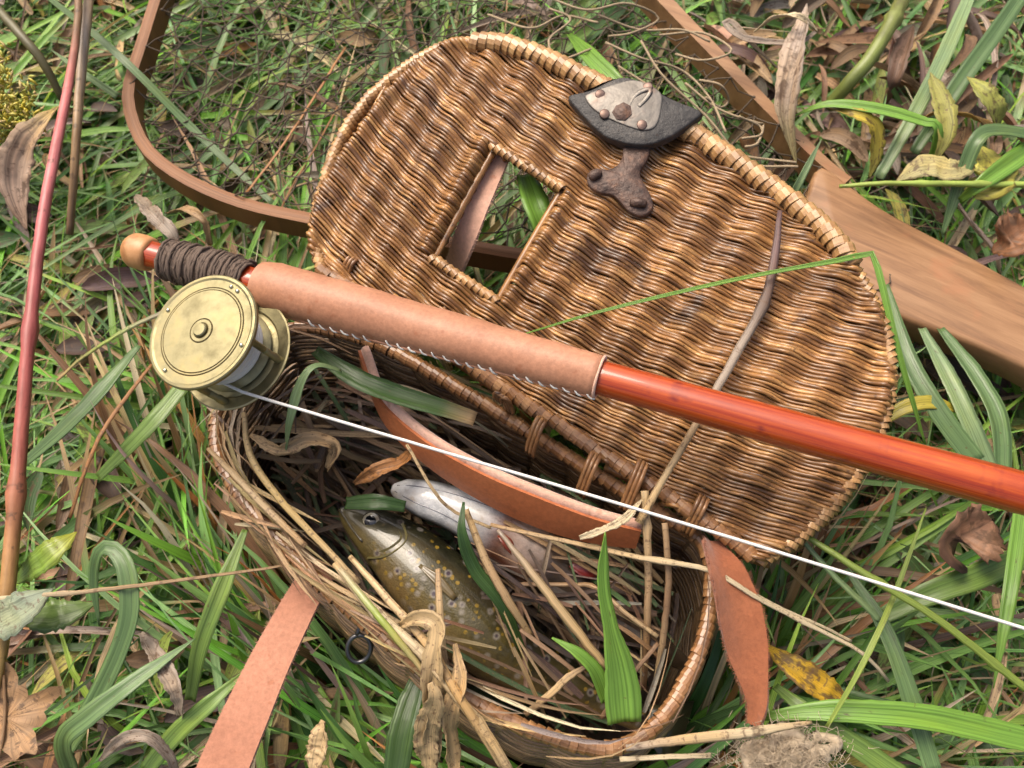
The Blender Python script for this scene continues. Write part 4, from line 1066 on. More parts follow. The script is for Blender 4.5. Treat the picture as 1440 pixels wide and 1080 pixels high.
for label, px, w, col in [
    ('broad bright green blade standing upright in the creel opening', [(878, 1016, 0.150), (872, 950, 0.160), (858, 880, 0.172), (848, 820, 0.182), (851, 748, 0.195)], [0.0165, 0.0175, 0.0135, 0.0075, 0.0065, 0.0055, 0.0004], 'bright'),
    ('small curved green blade left of the upright blade in the creel', [(853, 985, 0.150), (838, 945, 0.160), (812, 918, 0.165), (776, 897, 0.165)], [0.006, 0.0075, 0.006, 0.001], 'bright'),
    ('dark green blade with brown torn tip below the leather grip', [(443, 493, 0.180), (500, 532, 0.184), (560, 556, 0.182), (620, 574, 0.180), (668, 590, 0.178)], [0.006, 0.0105, 0.0115, 0.0105, 0.008], 'dark'),
    ('small bent green blade touching the white line beside the reel', [(402, 636, 0.17), (408, 590, 0.19), (425, 535, 0.2), (446, 514, 0.2), (480, 522, 0.19)], [0.0005, 0.0035, 0.006, 0.004, 0.002], 'pale'),
    ('thin green blade bent over the lid with its end hanging past the right edge', [(716, 476, 0.187), (860, 434, 0.205), (1040, 392, 0.212), (1180, 366, 0.214), (1226, 357, 0.214), (1236, 385, 0.212), (1262, 490, 0.20), (1285, 570, 0.185), (1303, 632, 0.165)], [0.0004, 0.0015, 0.0019, 0.0022, 0.0022, 0.0034, 0.0034, 0.0028, 0.0008], 'bright'),
    ('wide green blade lying level across the bottom right corner', [(1075, 1008, 0.125), (1150, 1000, 0.135), (1230, 1002, 0.14), (1320, 1012, 0.14), (1450, 1042, 0.135)], [0.004, 0.0105, 0.012, 0.0125, 0.012], 'bright'),
    ('wide green blade running off the bottom edge right of the jute', [(1090, 965, 0.12), (1130, 997, 0.128), (1190, 1040, 0.13), (1270, 1095, 0.125)], [0.004, 0.009, 0.0105, 0.011], 'mid'),
    ('grey green mottled blade falling to the bottom edge on the right', [(1190, 800, 0.13), (1235, 868, 0.135), (1268, 945, 0.135), (1312, 1085, 0.125)], [0.003, 0.008, 0.0095, 0.0085], 'blue'),
    ('thin yellowing blade crossing the wide level blade on the right', [(1302, 715, 0.15), (1258, 835, 0.155), (1215, 930, 0.155), (1163, 1022, 0.14)], [0.0008, 0.0026, 0.003, 0.0018], 'lime'),
    ('pointed green blade hanging under the white line at the right edge', [(1438, 700, 0.14), (1425, 800, 0.15), (1412, 880, 0.15), (1397, 968, 0.14)], [0.008, 0.0085, 0.0065, 0.0004], 'bright'),
    ('blue green blade slanting from the lid edge to the red rod', [(1245, 400, 0.14), (1275, 500, 0.145), (1320, 580, 0.145), (1372, 650, 0.14)], [0.004, 0.010, 0.0115, 0.0115], 'blue'),
    ('broad mottled blade just above the red rod at right', [(1296, 462, 0.13), (1335, 535, 0.138), (1365, 600, 0.138), (1392, 665, 0.13)], [0.005, 0.0105, 0.012, 0.0125], 'pale'),
    ('outermost of the broad blades above the rod at the right edge', [(1322, 462, 0.12), (1372, 530, 0.13), (1402, 590, 0.132), (1408, 670, 0.125)], [0.005, 0.011, 0.0135, 0.0115], 'blue'),
    ('dew flecked wide blade lying between the white line and brown curled leaf', [(1230, 872, 0.115), (1300, 838, 0.125), (1370, 812, 0.128), (1450, 778, 0.125)], [0.008, 0.0125, 0.0135, 0.012], 'mid'),
    ('tall pale green blade rising to the top edge right of the thick stem', [(1235, 250, 0.12), (1278, 175, 0.135), (1322, 90, 0.14), (1370, -20, 0.14)], [0.007, 0.010, 0.0105, 0.008], 'pale'),
    ('long blue green blade slanting into the top right corner', [(1285, 215, 0.125), (1350, 115, 0.14), (1400, 45, 0.145), (1445, -20, 0.145)], [0.007, 0.0115, 0.012, 0.010], 'blue'),
    ('glossy bright blade pointing down from the right edge near the handle', [(1455, 205, 0.14), (1405, 240, 0.145), (1375, 262, 0.142), (1350, 282, 0.13)], [0.011, 0.0135, 0.011, 0.004], 'bright'),
    ('blade sharply bent over beside the spotted leaf at right', [(1450, 190, 0.145), (1400, 184, 0.15), (1375, 195, 0.152), (1355, 240, 0.14), (1325, 330, 0.115)], [0.009, 0.010, 0.0095, 0.008, 0.002], 'blue'),
    ('bright kinked blade arching over dead leaves beside the net arm', [(1112, 165, 0.13), (1165, 147, 0.145), (1240, 155, 0.15), (1300, 172, 0.15), (1318, 178, 0.15), (1312, 222, 0.13), (1288, 252, 0.11)], [0.0005, 0.0055, 0.0085, 0.0085, 0.006, 0.0075, 0.006], 'bright'),
    ('short yellow blade poking out right of the lid edge', [(1240, 592, 0.14), (1275, 572, 0.145), (1310, 566, 0.145), (1345, 576, 0.135)], [0.006, 0.0085, 0.008, 0.004], 'yellow'),
    ('long green blade slanting across the hoop curve at upper left', [(60, -10, 0.11), (160, 72, 0.125), (280, 190, 0.10), (390, 292, 0.09)], [0.004, 0.0055, 0.006, 0.004], 'blue'),
    ('thin pointed blade starting at the red stem near the hoop', [(72, 70, 0.125), (110, 98, 0.13), (165, 135, 0.12)], [0.0005, 0.0045, 0.005], 'pale'),
    ('broad blue green blade leaning up towards the reel from left', [(36, 650, 0.10), (90, 603, 0.11), (140, 552, 0.115), (196, 486, 0.115)], [0.006, 0.011, 0.0125, 0.005], 'blue'),
    ('green blade leaning up to the lower rim of the reel', [(138, 672, 0.10), (180, 630, 0.112), (218, 590, 0.118), (256, 545, 0.118)], [0.006, 0.009, 0.0105, 0.009], 'mid'),
    ('blue green blade folded over like a hook at lower left', [(92, 1060, 0.10), (135, 985, 0.12), (168, 915, 0.135), (183, 860, 0.145), (178, 800, 0.15), (160, 772, 0.15), (140, 775, 0.148), (132, 815, 0.135), (140, 880, 0.12)], [0.008, 0.0105, 0.0105, 0.010, 0.0105, 0.0095, 0.007, 0.005, 0.0006], 'blue'),
    ('pointed blue green blade crossing the hooked blade at lower left', [(100, 1085, 0.11), (92, 1040, 0.13), (125, 1008, 0.138), (190, 958, 0.14), (275, 898, 0.135)], [0.010, 0.0115, 0.0105, 0.0075, 0.0004], 'blue'),
    ('upright green blade left of the suede strap', [(268, 985, 0.10), (282, 910, 0.115), (310, 835, 0.125), (345, 745, 0.128)], [0.006, 0.0095, 0.0105, 0.003], 'mid'),
    ('wide dark green blade standing under the front rim of the creel', [(556, 1095, 0.115), (566, 1030, 0.12), (582, 975, 0.12), (597, 935, 0.118)], [0.012, 0.0145, 0.013, 0.006], 'dark'),
    ('green blade sloping from bottom left towards the suede strap', [(205, 1085, 0.11), (250, 1030, 0.12), (300, 985, 0.125), (345, 945, 0.12)], [0.008, 0.010, 0.0085, 0.002], 'mid'),
    ('wide green blade behind the hook of the latch above the lid', [(800, 48, 0.13), (835, 85, 0.15), (870, 120, 0.155), (895, 150, 0.14)], [0.004, 0.0115, 0.012, 0.008], 'bright'),
    ('short wide green leaf seen through the slot in the lid', [lid_h(738, 245, -0.020), lid_h(752, 285, -0.014), lid_h(765, 322, -0.018), (772, 360, 0.15)], [0.010, 0.016, 0.015, 0.006], 'bright'),
    ('narrow green blade leaning on the net arm near the handle', [(1155, 196, 0.15), (1140, 225, 0.142), (1122, 260, 0.132), (1108, 285, 0.12)], [0.0005, 0.004, 0.005, 0.005], 'pale'),
    ('thin green blade curling beside the orange strap over the fish', [(652, 706, 0.17), (650, 750, 0.168), (668, 800, 0.155), (706, 850, 0.145), (735, 915, 0.125)], [0.0012, 0.0065, 0.007, 0.006, 0.004], 'dark'),
    ('short wide green blade beside the pale fish head', [(486, 708, 0.13), (530, 706, 0.138), (570, 712, 0.135)], [0.007, 0.009, 0.006], 'dark'),
]:
    blade(GB, label, 'grass blade', px, w, [GR[col]] * 5 + [ST['tan']] if 'torn' in label else np.clip(np.array([GR[col]] * 4) * np.linspace(random.uniform(0.8, 1.0), random.uniform(0.95, 1.25), 4)[:, None], 0, 1), 'green', twist=random.uniform(-0.5, 0.5), fold=random.uniform(0.12, 0.26), n=34)
# torn brown tip is the blade's own dead end
for label, px, r, col, nodes in [
    ('dark purple dry stem lying across the lid under the rod', [(1097, 296, 0.213), (1088, 372, 0.209), (1074, 428, 0.205), (1040, 490, 0.199), (1000, 562, 0.1955), (972, 608, 0.190), (930, 680, 0.180), (898, 735, 0.172)], [0.0018, 0.0032, 0.0036, 0.0034, 0.003, 0.0026, 0.0025, 0.003], [ST['purple'], ST['purple'], ST['dark'], ST['grey'], ST['grey'], ST['tan'], ST['straw'], ST['straw']], (0.33,)),
    ('upright straw stalk left of the pair at the right side of the opening', [(907, 690, 0.175), (912, 800, 0.160), (910, 880, 0.145), (905, 968, 0.12)], [0.0028, 0.0028, 0.0026, 0.0024], [ST['straw'], ST['tan'], ST['brown']], (0.2,)),
    ('upright straw stalk nearer the right rim in the opening', [(935, 735, 0.170), (940, 820, 0.160), (932, 900, 0.145), (922, 962, 0.13)], [0.0022, 0.0024, 0.0024, 0.002], [ST['tan'], ST['brown'], ST['straw']], ()),
    ('long pale straw crossing the opening and out over the right rim', [(690, 738, 0.160), (800, 762, 0.166), (900, 784, 0.168), (1000, 802, 0.168), (1060, 838, 0.165), (1140, 880, 0.155), (1210, 916, 0.145), (1250, 958, 0.135)], [0.0014, 0.0017, 0.0019, 0.002, 0.0018, 0.0016, 0.0015, 0.0013], [ST['tan'], ST['straw'], ST['pale'], ST['pale'], ST['pale']], (0.4, 0.75)),
    ('thin pale straw alongside the long one right of the rust strap', [(1048, 828, 0.16), (1100, 856, 0.155), (1150, 878, 0.15), (1198, 902, 0.14)], 0.0011, ST['pale'], ()),
    ('speckled flat straw sloping over the spotted trout', [(655, 716, 0.165), (682, 785, 0.158), (715, 845, 0.15), (748, 896, 0.135)], [0.0022, 0.0030, 0.0032, 0.0022], [ST['straw'], ST['tan'], ST['straw']], ()),
    ('long speckled straw sloping from the orange strap to the green blade', [(700, 745, 0.165), (752, 810, 0.163), (802, 875, 0.158), (852, 938, 0.15)], [0.0012, 0.0026, 0.0030, 0.0022], [ST['grey'], ST['straw'], ST['straw']], ()),
    ('thin tan stalk lying across the creel from grip to fish', [(572, 625, 0.165), (610, 690, 0.16), (640, 720, 0.152), (690, 742, 0.15)], 0.0012, ST['straw'], ()),
    ('long thin brown stalk lying level across the lower left grass', [(-10, 842, 0.14), (120, 832, 0.15), (260, 815, 0.15), (410, 794, 0.14)], [0.0018, 0.0016, 0.0013, 0.001], [ST['pale'], ST['tan'], ST['tan']], (0.3,)),
    ('orange brown stalk leaning left of the reel', [(214, 512, 0.12), (180, 555, 0.125), (145, 605, 0.125), (120, 660, 0.12), (98, 728, 0.11)], [0.0014, 0.0018, 0.0019, 0.0017, 0.0015], ST['orange'], ()),
    ('olive brown stem running from the reel down to the left', [(236, 436, 0.13), (180, 462, 0.13), (120, 500, 0.12), (80, 535, 0.11)], [0.0022, 0.0021, 0.0018, 0.0015], [ST['grey'], GR['lime'], ST['tan']], ()),
    ('upper orange twig inside the net hoop left of the lid', [(486, 66, 0.112), (440, 140, 0.115), (395, 208, 0.115), (346, 272, 0.108)], 0.0014, ST['orange'], ()),
    ('lower orange twig inside the net hoop left of the lid', [(475, 150, 0.108), (445, 205, 0.11), (412, 260, 0.11), (390, 305, 0.104)], 0.0010, ST['orange'], ()),
    ('fat straw bundle stalk lying along the front rim, outermost', [(470, 792, 0.160), (530, 862, 0.166), (590, 915, 0.168), (640, 975, 0.165), (690, 1040, 0.158), (720, 1090, 0.15)], [0.0022, 0.0034, 0.0036, 0.0036, 0.0034, 0.003], [ST['straw'], ST['pale'], ST['straw'], ST['straw']], (0.3, 0.8)),
    ('straw stalk lying along the front rim, nearest the fish', [(492, 782, 0.158), (548, 845, 0.166), (600, 905, 0.168), (650, 985, 0.166), (712, 1085, 0.15)], [0.0018, 0.0028, 0.003, 0.003, 0.0026], [ST['straw'], ST['straw'], (0.5, 0.30, 0.11), ST['straw']], (0.55,)),
    ('greenish straw stalk lying between the others along the front rim', [(478, 800, 0.164), (520, 852, 0.170), (560, 900, 0.170), (600, 950, 0.165)], [0.0015, 0.0022, 0.0022, 0.0015], [ST['pale'], GR['lime'], ST['straw']], ()),
    ('yellow straw curving over the left rim below the reel', [(343, 580, 0.162), (352, 640, 0.166), (392, 700, 0.164), (446, 758, 0.16), (505, 820, 0.155)], [0.0018, 0.0026, 0.0026, 0.0024, 0.002], [ST['straw'], (0.52, 0.36, 0.13), ST['straw']], ()),
    ('thick brown straw leaning over the left rim below the reel', [(292, 630, 0.158), (330, 668, 0.166), (380, 720, 0.167), (430, 768, 0.165)], [0.0015, 0.0026, 0.0028, 0.0022], [ST['tan'], ST['straw'], ST['tan']], ()),
    ('pale broken straw lying level under the creel at bottom', [(880, 1052, 0.158), (960, 1040, 0.16), (1050, 1030, 0.158), (1142, 1016, 0.15)], [0.0022, 0.0034, 0.0036, 0.0012], [ST['grey'], ST['straw'], ST['pale'], ST['straw']], ()),
    ('thin straw lying level at the bottom edge of the creel', [(872, 1068, 0.15), (940, 1064, 0.155), (1000, 1063, 0.15)], 0.0018, ST['pale'], ()),
    ('dark straw pair lying low in the right of the opening', [(845, 1010, 0.14), (880, 960, 0.15), (925, 905, 0.15)], 0.0016, ST['brown'], ()),
    ('brown stalk lying across the creel floor below the orange strap', [(728, 822, 0.14), (800, 822, 0.145), (838, 826, 0.146), (880, 862, 0.148), (925, 895, 0.145)], 0.0016, [ST['brown'], ST['tan'], ST['straw']], (0.5,)),
    ('pointed straw spike leaning up in the front of the opening', [(738, 1005, 0.145), (775, 975, 0.15), (802, 950, 0.155), (838, 930, 0.158)], [0.0022, 0.0026, 0.0026, 0.0008], [ST['tan'], ST['straw'], ST['brown']], ()),
    ('short upright straw spike over the spotted trout', [(616, 800, 0.165), (618, 850, 0.164), (622, 905, 0.158), (628, 940, 0.15)], [0.0018, 0.0026, 0.0026, 0.0024], [ST['tan'], ST['straw'], ST['tan']], ()),
    ('bright green grass stem running from the lid corner to the right edge', [(1122, 746, 0.16), (1215, 806, 0.165), (1320, 872, 0.165), (1400, 935, 0.16), (1450, 975, 0.155)], [0.0018, 0.0022, 0.0022, 0.0024, 0.0024], GR['lime'], (0.35, 0.85)),
    ('slender green stem beside the bright one below the lid corner', [(1128, 760, 0.15), (1175, 812, 0.15), (1215, 850, 0.148), (1236, 872, 0.145)], [0.0014, 0.0018, 0.002, 0.002], GR['pale'], ()),
    ('curved pale grass stem under the rod at the left of the lid', [(372, 398, 0.14), (410, 386, 0.142), (447, 374, 0.14)], 0.0019, GR['lime'], ()),
]:
    stalk('straw_stalk' if 'green' not in label else 'grass_stalk', label, 'stalk' if 'green' not in label else 'stem', px, r, col, 'straw' if 'green' not in label else 'green', nodes=nodes)
# stems
stalk('red_stalk', 'long red plant stem standing at the left edge', 'stem', [(112, -40, 0.15), (108, 40, 0.155), (98, 110, 0.16), (78, 210, 0.165), (58, 320, 0.165), (42, 460, 0.16), (30, 600, 0.15), (18, 740, 0.14), (4, 880, 0.13), (-12, 980, 0.12)], [0.003, 0.0032, 0.0036, 0.004, 0.0042, 0.0044, 0.0046, 0.005, 0.005, 0.005], [ST['brown'], ST['brown'], (0.44, 0.13, 0.12), (0.48, 0.15, 0.15), (0.42, 0.11, 0.11), (0.36, 0.09, 0.08), (0.34, 0.10, 0.07), (0.36, 0.20, 0.07), (0.44, 0.30, 0.10)], 'stem', 44, nodes=(0.62, 0.8))
stalk('brown_stalk', 'thin brown stem standing right beside the red stem', 'stem', [(128, -30, 0.14), (118, 60, 0.145), (110, 150, 0.14), (104, 240, 0.125), (98, 330, 0.10)], [0.004, 0.0045, 0.004, 0.0035, 0.003], [ST['tan'], ST['grey'], ST['tan'], ST['brown']], 'stem', 30)
stalk('olive_stalk', 'dark olive stem slanting down in the top left corner', 'stem', [(-10, 5, 0.15), (30, 50, 0.15), (62, 90, 0.14), (88, 140, 0.12)], [0.0038, 0.004, 0.0038, 0.003], (0.11, 0.10, 0.045), 'stem', 20)
stalk('thick_green_stalk', 'thick green stem with brown sheath leaning at the top right', 'stem', [(1282, -30, 0.155), (1255, 30, 0.16), (1225, 80, 0.155), (1195, 115, 0.145), (1165, 150, 0.125)], [0.006, 0.0062, 0.006, 0.0058, 0.0055], [(0.16, 0.14, 0.05), (0.17, 0.20, 0.05), (0.16, 0.20, 0.045), (0.15, 0.19, 0.045)], 'stem', 24, nodes=(0.4,))
stalk('leafy_stalk', 'pale green stem lying level among spotted leaves beside the handle', 'stem', [(1180, 262, 0.14), (1240, 258, 0.145), (1310, 258, 0.145), (1380, 259, 0.143), (1460, 260, 0.14)], [0.0016, 0.002, 0.0024, 0.0026, 0.0026], GR['lime'], 'stem', 24, nodes=(0.4, 0.7))
# leaves: broad ribbons with their own outline
LP = [0.03, 0.45, 0.85, 1.0, 0.9, 0.55, 0.03]
def leaf(label, px, w, col, mat='leaf', prof=None, twist=0.0, fold=0.25, name='dead_leaf', cat='leaf'):
    return blade(name, label, cat, px, [w * k for k in (prof or LP)], col, mat, twist=twist, fold=fold, n=34, rag=0.07)
leaf('large tan dead leaf hanging from the red stem', [(82, 150, 0.165), (55, 175, 0.168), (30, 210, 0.16), (22, 262, 0.15), (38, 325, 0.135)], 0.021, [(0.50, 0.36, 0.10), (0.42, 0.29, 0.19), (0.36, 0.25, 0.18), (0.34, 0.22, 0.15)], twist=[0, 0.4, -0.3], fold=0.3)
def lobed_leaf(label, px, z, R_, rot, col, curl=0.25):
    c0 = at(*px, z); nr, na = 7, 64
    th = np.linspace(0, 2 * np.pi, na, endpoint=False)
    out = R_ * (0.72 + 0.16 * np.cos(5 * th) + 0.09 * np.cos(11 * th + 0.6) + 0.05 * rng.normal(0, 1, na))
    V = [c0 + np.zeros(3)]; C = [col]; F = []; B = [(0, 0, 3.3)]
    for i in range(1, nr):
        f = i / (nr - 1)
        for k in range(na):
            r_ = out[k] * f; x, y = r_ * math.cos(th[k]), r_ * math.sin(th[k])
            zz_ = curl * (x * x) / R_ - 0.15 * y * y / R_ + 0.0015 * math.sin(x * 420 + 2) * f + 0.0012 * math.sin(5 * th[k]) * f
            V.append(c0 + np.array([x * math.cos(rot) - y * math.sin(rot), x * math.sin(rot) + y * math.cos(rot), zz_])); C.append(np.array(col) * (1 - 0.25 * f * abs(math.sin(2.5 * th[k])))); B.append((math.sin(2.5 * th[k]), r_ * 3, 3.3))
    for k in range(na):
        F.append((0, 1 + k, 1 + (k + 1) % na))
        for i in range(nr - 2):
            a_, b_ = 1 + i * na, 1 + (i + 1) * na
            F.append((a_ + k, b_ + k, b_ + (k + 1) % na, a_ + (k + 1) % na))
    o = MB().add(np.array(V), F, np.array(C), np.array(B)).build('lobed_leaf', M['leaf'])
    mid = MB().tube(spline(np.array([c0 + np.array([math.cos(rot + q) * 0, 0, 0.0008]) + np.array([math.cos(rot), math.sin(rot), 0]) * (R_ * t_) + [0, 0, curl * R_ * t_ * t_] for q, t_ in ((0, -0.7), (0, -0.3), (0, 0.2), (0, 0.75))]), 10), [0.0009] * 10, 5, c=np.array(col) * 0.7).build('leaf_vein', M['leaf'], o)
    return tag(o, label, 'leaf')
lobed_leaf('brown lobed dead leaf in the bottom left corner', (8, 1010), 0.118, 0.028, R(100), (0.36, 0.21, 0.10))
leaf('grey green speckled leaf at the left edge', [(75, 828, 0.145), (40, 850, 0.148), (10, 870, 0.145), (-30, 890, 0.14)], 0.022, (0.24, 0.29, 0.20), fold=0.1, name='speckled_leaf')
leaf('bright green pointed leaf with yellow rim below the red stem', [(20, 822, 0.12), (50, 795, 0.13), (80, 770, 0.135), (108, 748, 0.13)], 0.016, [(0.16, 0.26, 0.06), (0.22, 0.34, 0.06), (0.40, 0.40, 0.05)], 'green', name='green_leaf', fold=0.1)
leaf('green pointed leaf under the long brown stalk at left', [(20, 862, 0.125), (60, 868, 0.13), (100, 860, 0.13), (135, 848, 0.125)], 0.017, (0.15, 0.23, 0.06), 'green', name='green_leaf', fold=0.1)
leaf('spotted yellow green leaf below the bent blade at right', [(1378, 205, 0.13), (1400, 235, 0.142), (1385, 262, 0.138), (1345, 255, 0.13)], 0.028, (0.36, 0.34, 0.06), fold=0.1, name='spotted_leaf')
leaf('spotted upright leaf with brown rim near the top right', [(1312, 232, 0.13), (1330, 190, 0.145), (1325, 145, 0.15), (1308, 102, 0.145)], 0.016, (0.30, 0.29, 0.07), fold=0.2, name='spotted_leaf')
leaf('curved spotted leaf right of the upright spotted one', [(1398, 200, 0.12), (1402, 165, 0.14), (1385, 130, 0.15), (1360, 108, 0.145)], 0.018, (0.32, 0.33, 0.07), fold=0.25, name='spotted_leaf')
leaf('mottled pale leaf lying on the leafy stem beside the handle', [(1260, 255, 0.135), (1300, 235, 0.14), (1340, 240, 0.142), (1375, 232, 0.14)], 0.020, (0.36, 0.32, 0.14), fold=0.15, name='spotted_leaf')
leaf('black and yellow blotched leaf right of the rust strap', [(1075, 905, 0.115), (1105, 930, 0.125), (1150, 962, 0.125), (1205, 1000, 0.115)], 0.015, (0.50, 0.32, 0.02), 'blotched', name='blotched_leaf')
leaf('dark brown curled dead leaf below the rod at right', [(1395, 732, 0.13), (1375, 745, 0.14), (1350, 765, 0.138), (1338, 785, 0.12)], 0.030, [(0.20, 0.10, 0.06), (0.26, 0.14, 0.08), (0.16, 0.08, 0.05)], twist=0.5, fold=0.5)
leaf('big crinkled brown leaf at the right edge above the handle', [(1395, 355, 0.12), (1425, 335, 0.135), (1450, 315, 0.13)], 0.030, (0.22, 0.10, 0.045), fold=0.4)
leaf('long curled grey leaf looping beside the net arm', [(1120, 235, 0.12), (1105, 160, 0.14), (1115, 90, 0.15), (1128, 40, 0.15), (1135, 5, 0.145)], 0.018, [(0.30, 0.26, 0.10), (0.26, 0.19, 0.13), (0.40, 0.32, 0.26), (0.44, 0.36, 0.30)], fold=0.5, twist=[0, 0.5, 1.0])
leaf('brown papery leaf hanging down among dead leaves at top right', [(1245, 150, 0.12), (1258, 110, 0.145), (1270, 70, 0.15), (1285, 35, 0.14)], 0.013, (0.17, 0.10, 0.065), fold=0.5, twist=0.9)
leaf('yellow blotched leaf drooping over dead leaves by the net arm', [(1160, 150, 0.14), (1200, 160, 0.148), (1228, 175, 0.145), (1232, 215, 0.13), (1222, 252, 0.115)], 0.012, [(0.20, 0.12, 0.05), (0.46, 0.36, 0.04), (0.44, 0.36, 0.05), (0.36, 0.34, 0.08)], fold=0.25)
for label, px, w, col in (
    ('curled tan strip looping at the top right of the net arm', [(1098, 100, 0.13), (1055, 60, 0.145), (1030, 32, 0.15), (1020, 35, 0.15), (1050, 55, 0.148), (1120, 60, 0.145), (1148, 45, 0.14)], 0.005, ST['grey']),
    ('pale arched strip above the curled tan strip', [(1060, 45, 0.14), (1090, 25, 0.155), (1125, 24, 0.158), (1150, 45, 0.145)], 0.005, ST['pale']),
    ('crumpled straw leaf knotted over the front rim of the creel', [(562, 880, 0.165), (590, 868, 0.176), (615, 880, 0.178), (610, 930, 0.172), (606, 1000, 0.155), (612, 1085, 0.13)], 0.011, ST['straw']),
    ('long frayed straw strip hanging outside the front rim', [(640, 905, 0.170), (648, 960, 0.168), (632, 1010, 0.155), (640, 1090, 0.13)], 0.009, (0.5, 0.34, 0.17)),
    ('short frayed straw strip hanging below the knotted leaf', [(605, 960, 0.172), (612, 985, 0.168), (600, 1030, 0.15), (604, 1090, 0.13)], 0.012, ST['straw']),
    ('twisted dry blade lying on the orange strap', [(905, 700, 0.172), (880, 728, 0.176), (850, 745, 0.176), (815, 756, 0.172)], 0.0045, ST['pale']),
    ('brown curled blade at the back of the opening below the grip', [(498, 680, 0.14), (530, 662, 0.15), (565, 650, 0.15), (580, 632, 0.145)], 0.008, ST['orange']),
    ('wide dry blade bent over the left side of the opening', [(352, 612, 0.165), (395, 632, 0.172), (432, 618, 0.172), (470, 628, 0.165), (460, 660, 0.15)], 0.008, (0.42, 0.28, 0.14)),
    ('grey dry blade arching at the bottom left', [(140, 1070, 0.12), (170, 1040, 0.135), (205, 1035, 0.138), (235, 1060, 0.13), (250, 1090, 0.12)], 0.006, ST['grey']),
    ('brown dry blade hanging in the grass left of the suede strap', [(198, 890, 0.125), (225, 930, 0.135), (248, 970, 0.135), (255, 1010, 0.12)], 0.009, ST['grey']),
    ('broken pale straw stub at the foot of the suede strap', [(440, 1085, 0.13), (448, 1050, 0.135), (455, 1015, 0.14)], 0.011, ST['straw']),
    ('yellow dead blade arching near the right edge', [(1250, 215, 0.11), (1300, 165, 0.135), (1350, 160, 0.14), (1400, 180, 0.12)], 0.008, (0.46, 0.28, 0.08)),
    ('dry hooked blade arching below the hoop', [(235, 300, 0.10), (262, 295, 0.115), (288, 310, 0.118), (296, 345, 0.10)], 0.006, ST['tan']),
    ('flat dry blade behind the wooden rod butt', [(190, 275, 0.10), (215, 300, 0.118), (240, 328, 0.12), (250, 350, 0.115)], 0.011, ST['grey']),
):
    blade('dry_grass_leaf', label, 'dry blade', px, [w * k for k in (0.25, 0.8, 1.0, 1.0, 0.9, 0.5)], col, 'straw', twist=[random.uniform(-1.2, 1.2) for _ in range(4)], fold=random.uniform(0.1, 0.45), n=40, rag=0.08)
# yellow flower head at the left edge
fw = thing('flower_cluster', 'fluffy yellow flower head at the left edge', 'flower')
g = random.Random(3)
fm, sm_ = MB(), MB()
for k in range(26):
    a = at(g.uniform(-60, 20), g.uniform(120, 230), 0.10); b = at(g.uniform(-25, 66), g.uniform(62, 200), 0.150 + g.uniform(-0.015, 0.012))
    mid = (a + b) / 2 + np.array([g.uniform(-.004, .004), g.uniform(-.004, .004), 0.004])
    P = spline(np.array([a, mid, b]), 12)
    sm_.tube(P, 0.0006, 4, c=GR['lime'])
    for j in range(34):
        q = P[g.randint(4, 11)] + np.array([g.gauss(0, 0.003), g.gauss(0, 0.003), g.gauss(0.001, 0.002)])
        d = nrm(np.array([g.uniform(-1, 1), g.uniform(-1, 1), g.uniform(0.0, 1.3)])) * g.uniform(0.0035, 0.0065)
        cc = g.choice([(0.55, 0.46, 0.05), (0.62, 0.54, 0.12), (0.42, 0.42, 0.07), (0.52, 0.40, 0.16)])
        fm.tube(np.array([q, q + d * 0.5, q + d]), [0.0004, 0.0012, 0.0004], 4, c=cc)
tag(fm.build('florets', M['stem'], fw), kind='stuff'); sm_.build('flower_stalks', M['stem'], fw)

# ================================================================== BEDDING IN THE CREEL
def blades_mesh(base, az, el0, droop, length, width, zmax, cols, segs, curl, zfloor=None, fold=0.2):
    """vectorised: every blade rises from base, bends over and lies on the mat; returns arrays (N, segs+1, 3)"""
    N = len(base)
    t = np.linspace(0, 1, segs + 1)
    el = el0[:, None] - droop[:, None] * t[None] ** 1.2
    a = az[:, None] + curl[:, None] * t[None] ** 1.5
    d = np.stack([np.cos(el) * np.cos(a), np.cos(el) * np.sin(a), np.sin(el)], -1) * (length / segs)[:, None, None]
    P = base[:, None] + np.concatenate([np.zeros((N, 1, 3)), np.cumsum(d[:, :-1], 1)], 1)
    z = P[..., 2]
    zm = zmax[:, None]
    z = np.where(z > 0, zm * (1 - np.exp(-np.maximum(z, 0) / zm)), z * 0.3)
    P[..., 2] = z + (0 if zfloor is None else zfloor[:, None])
    return P
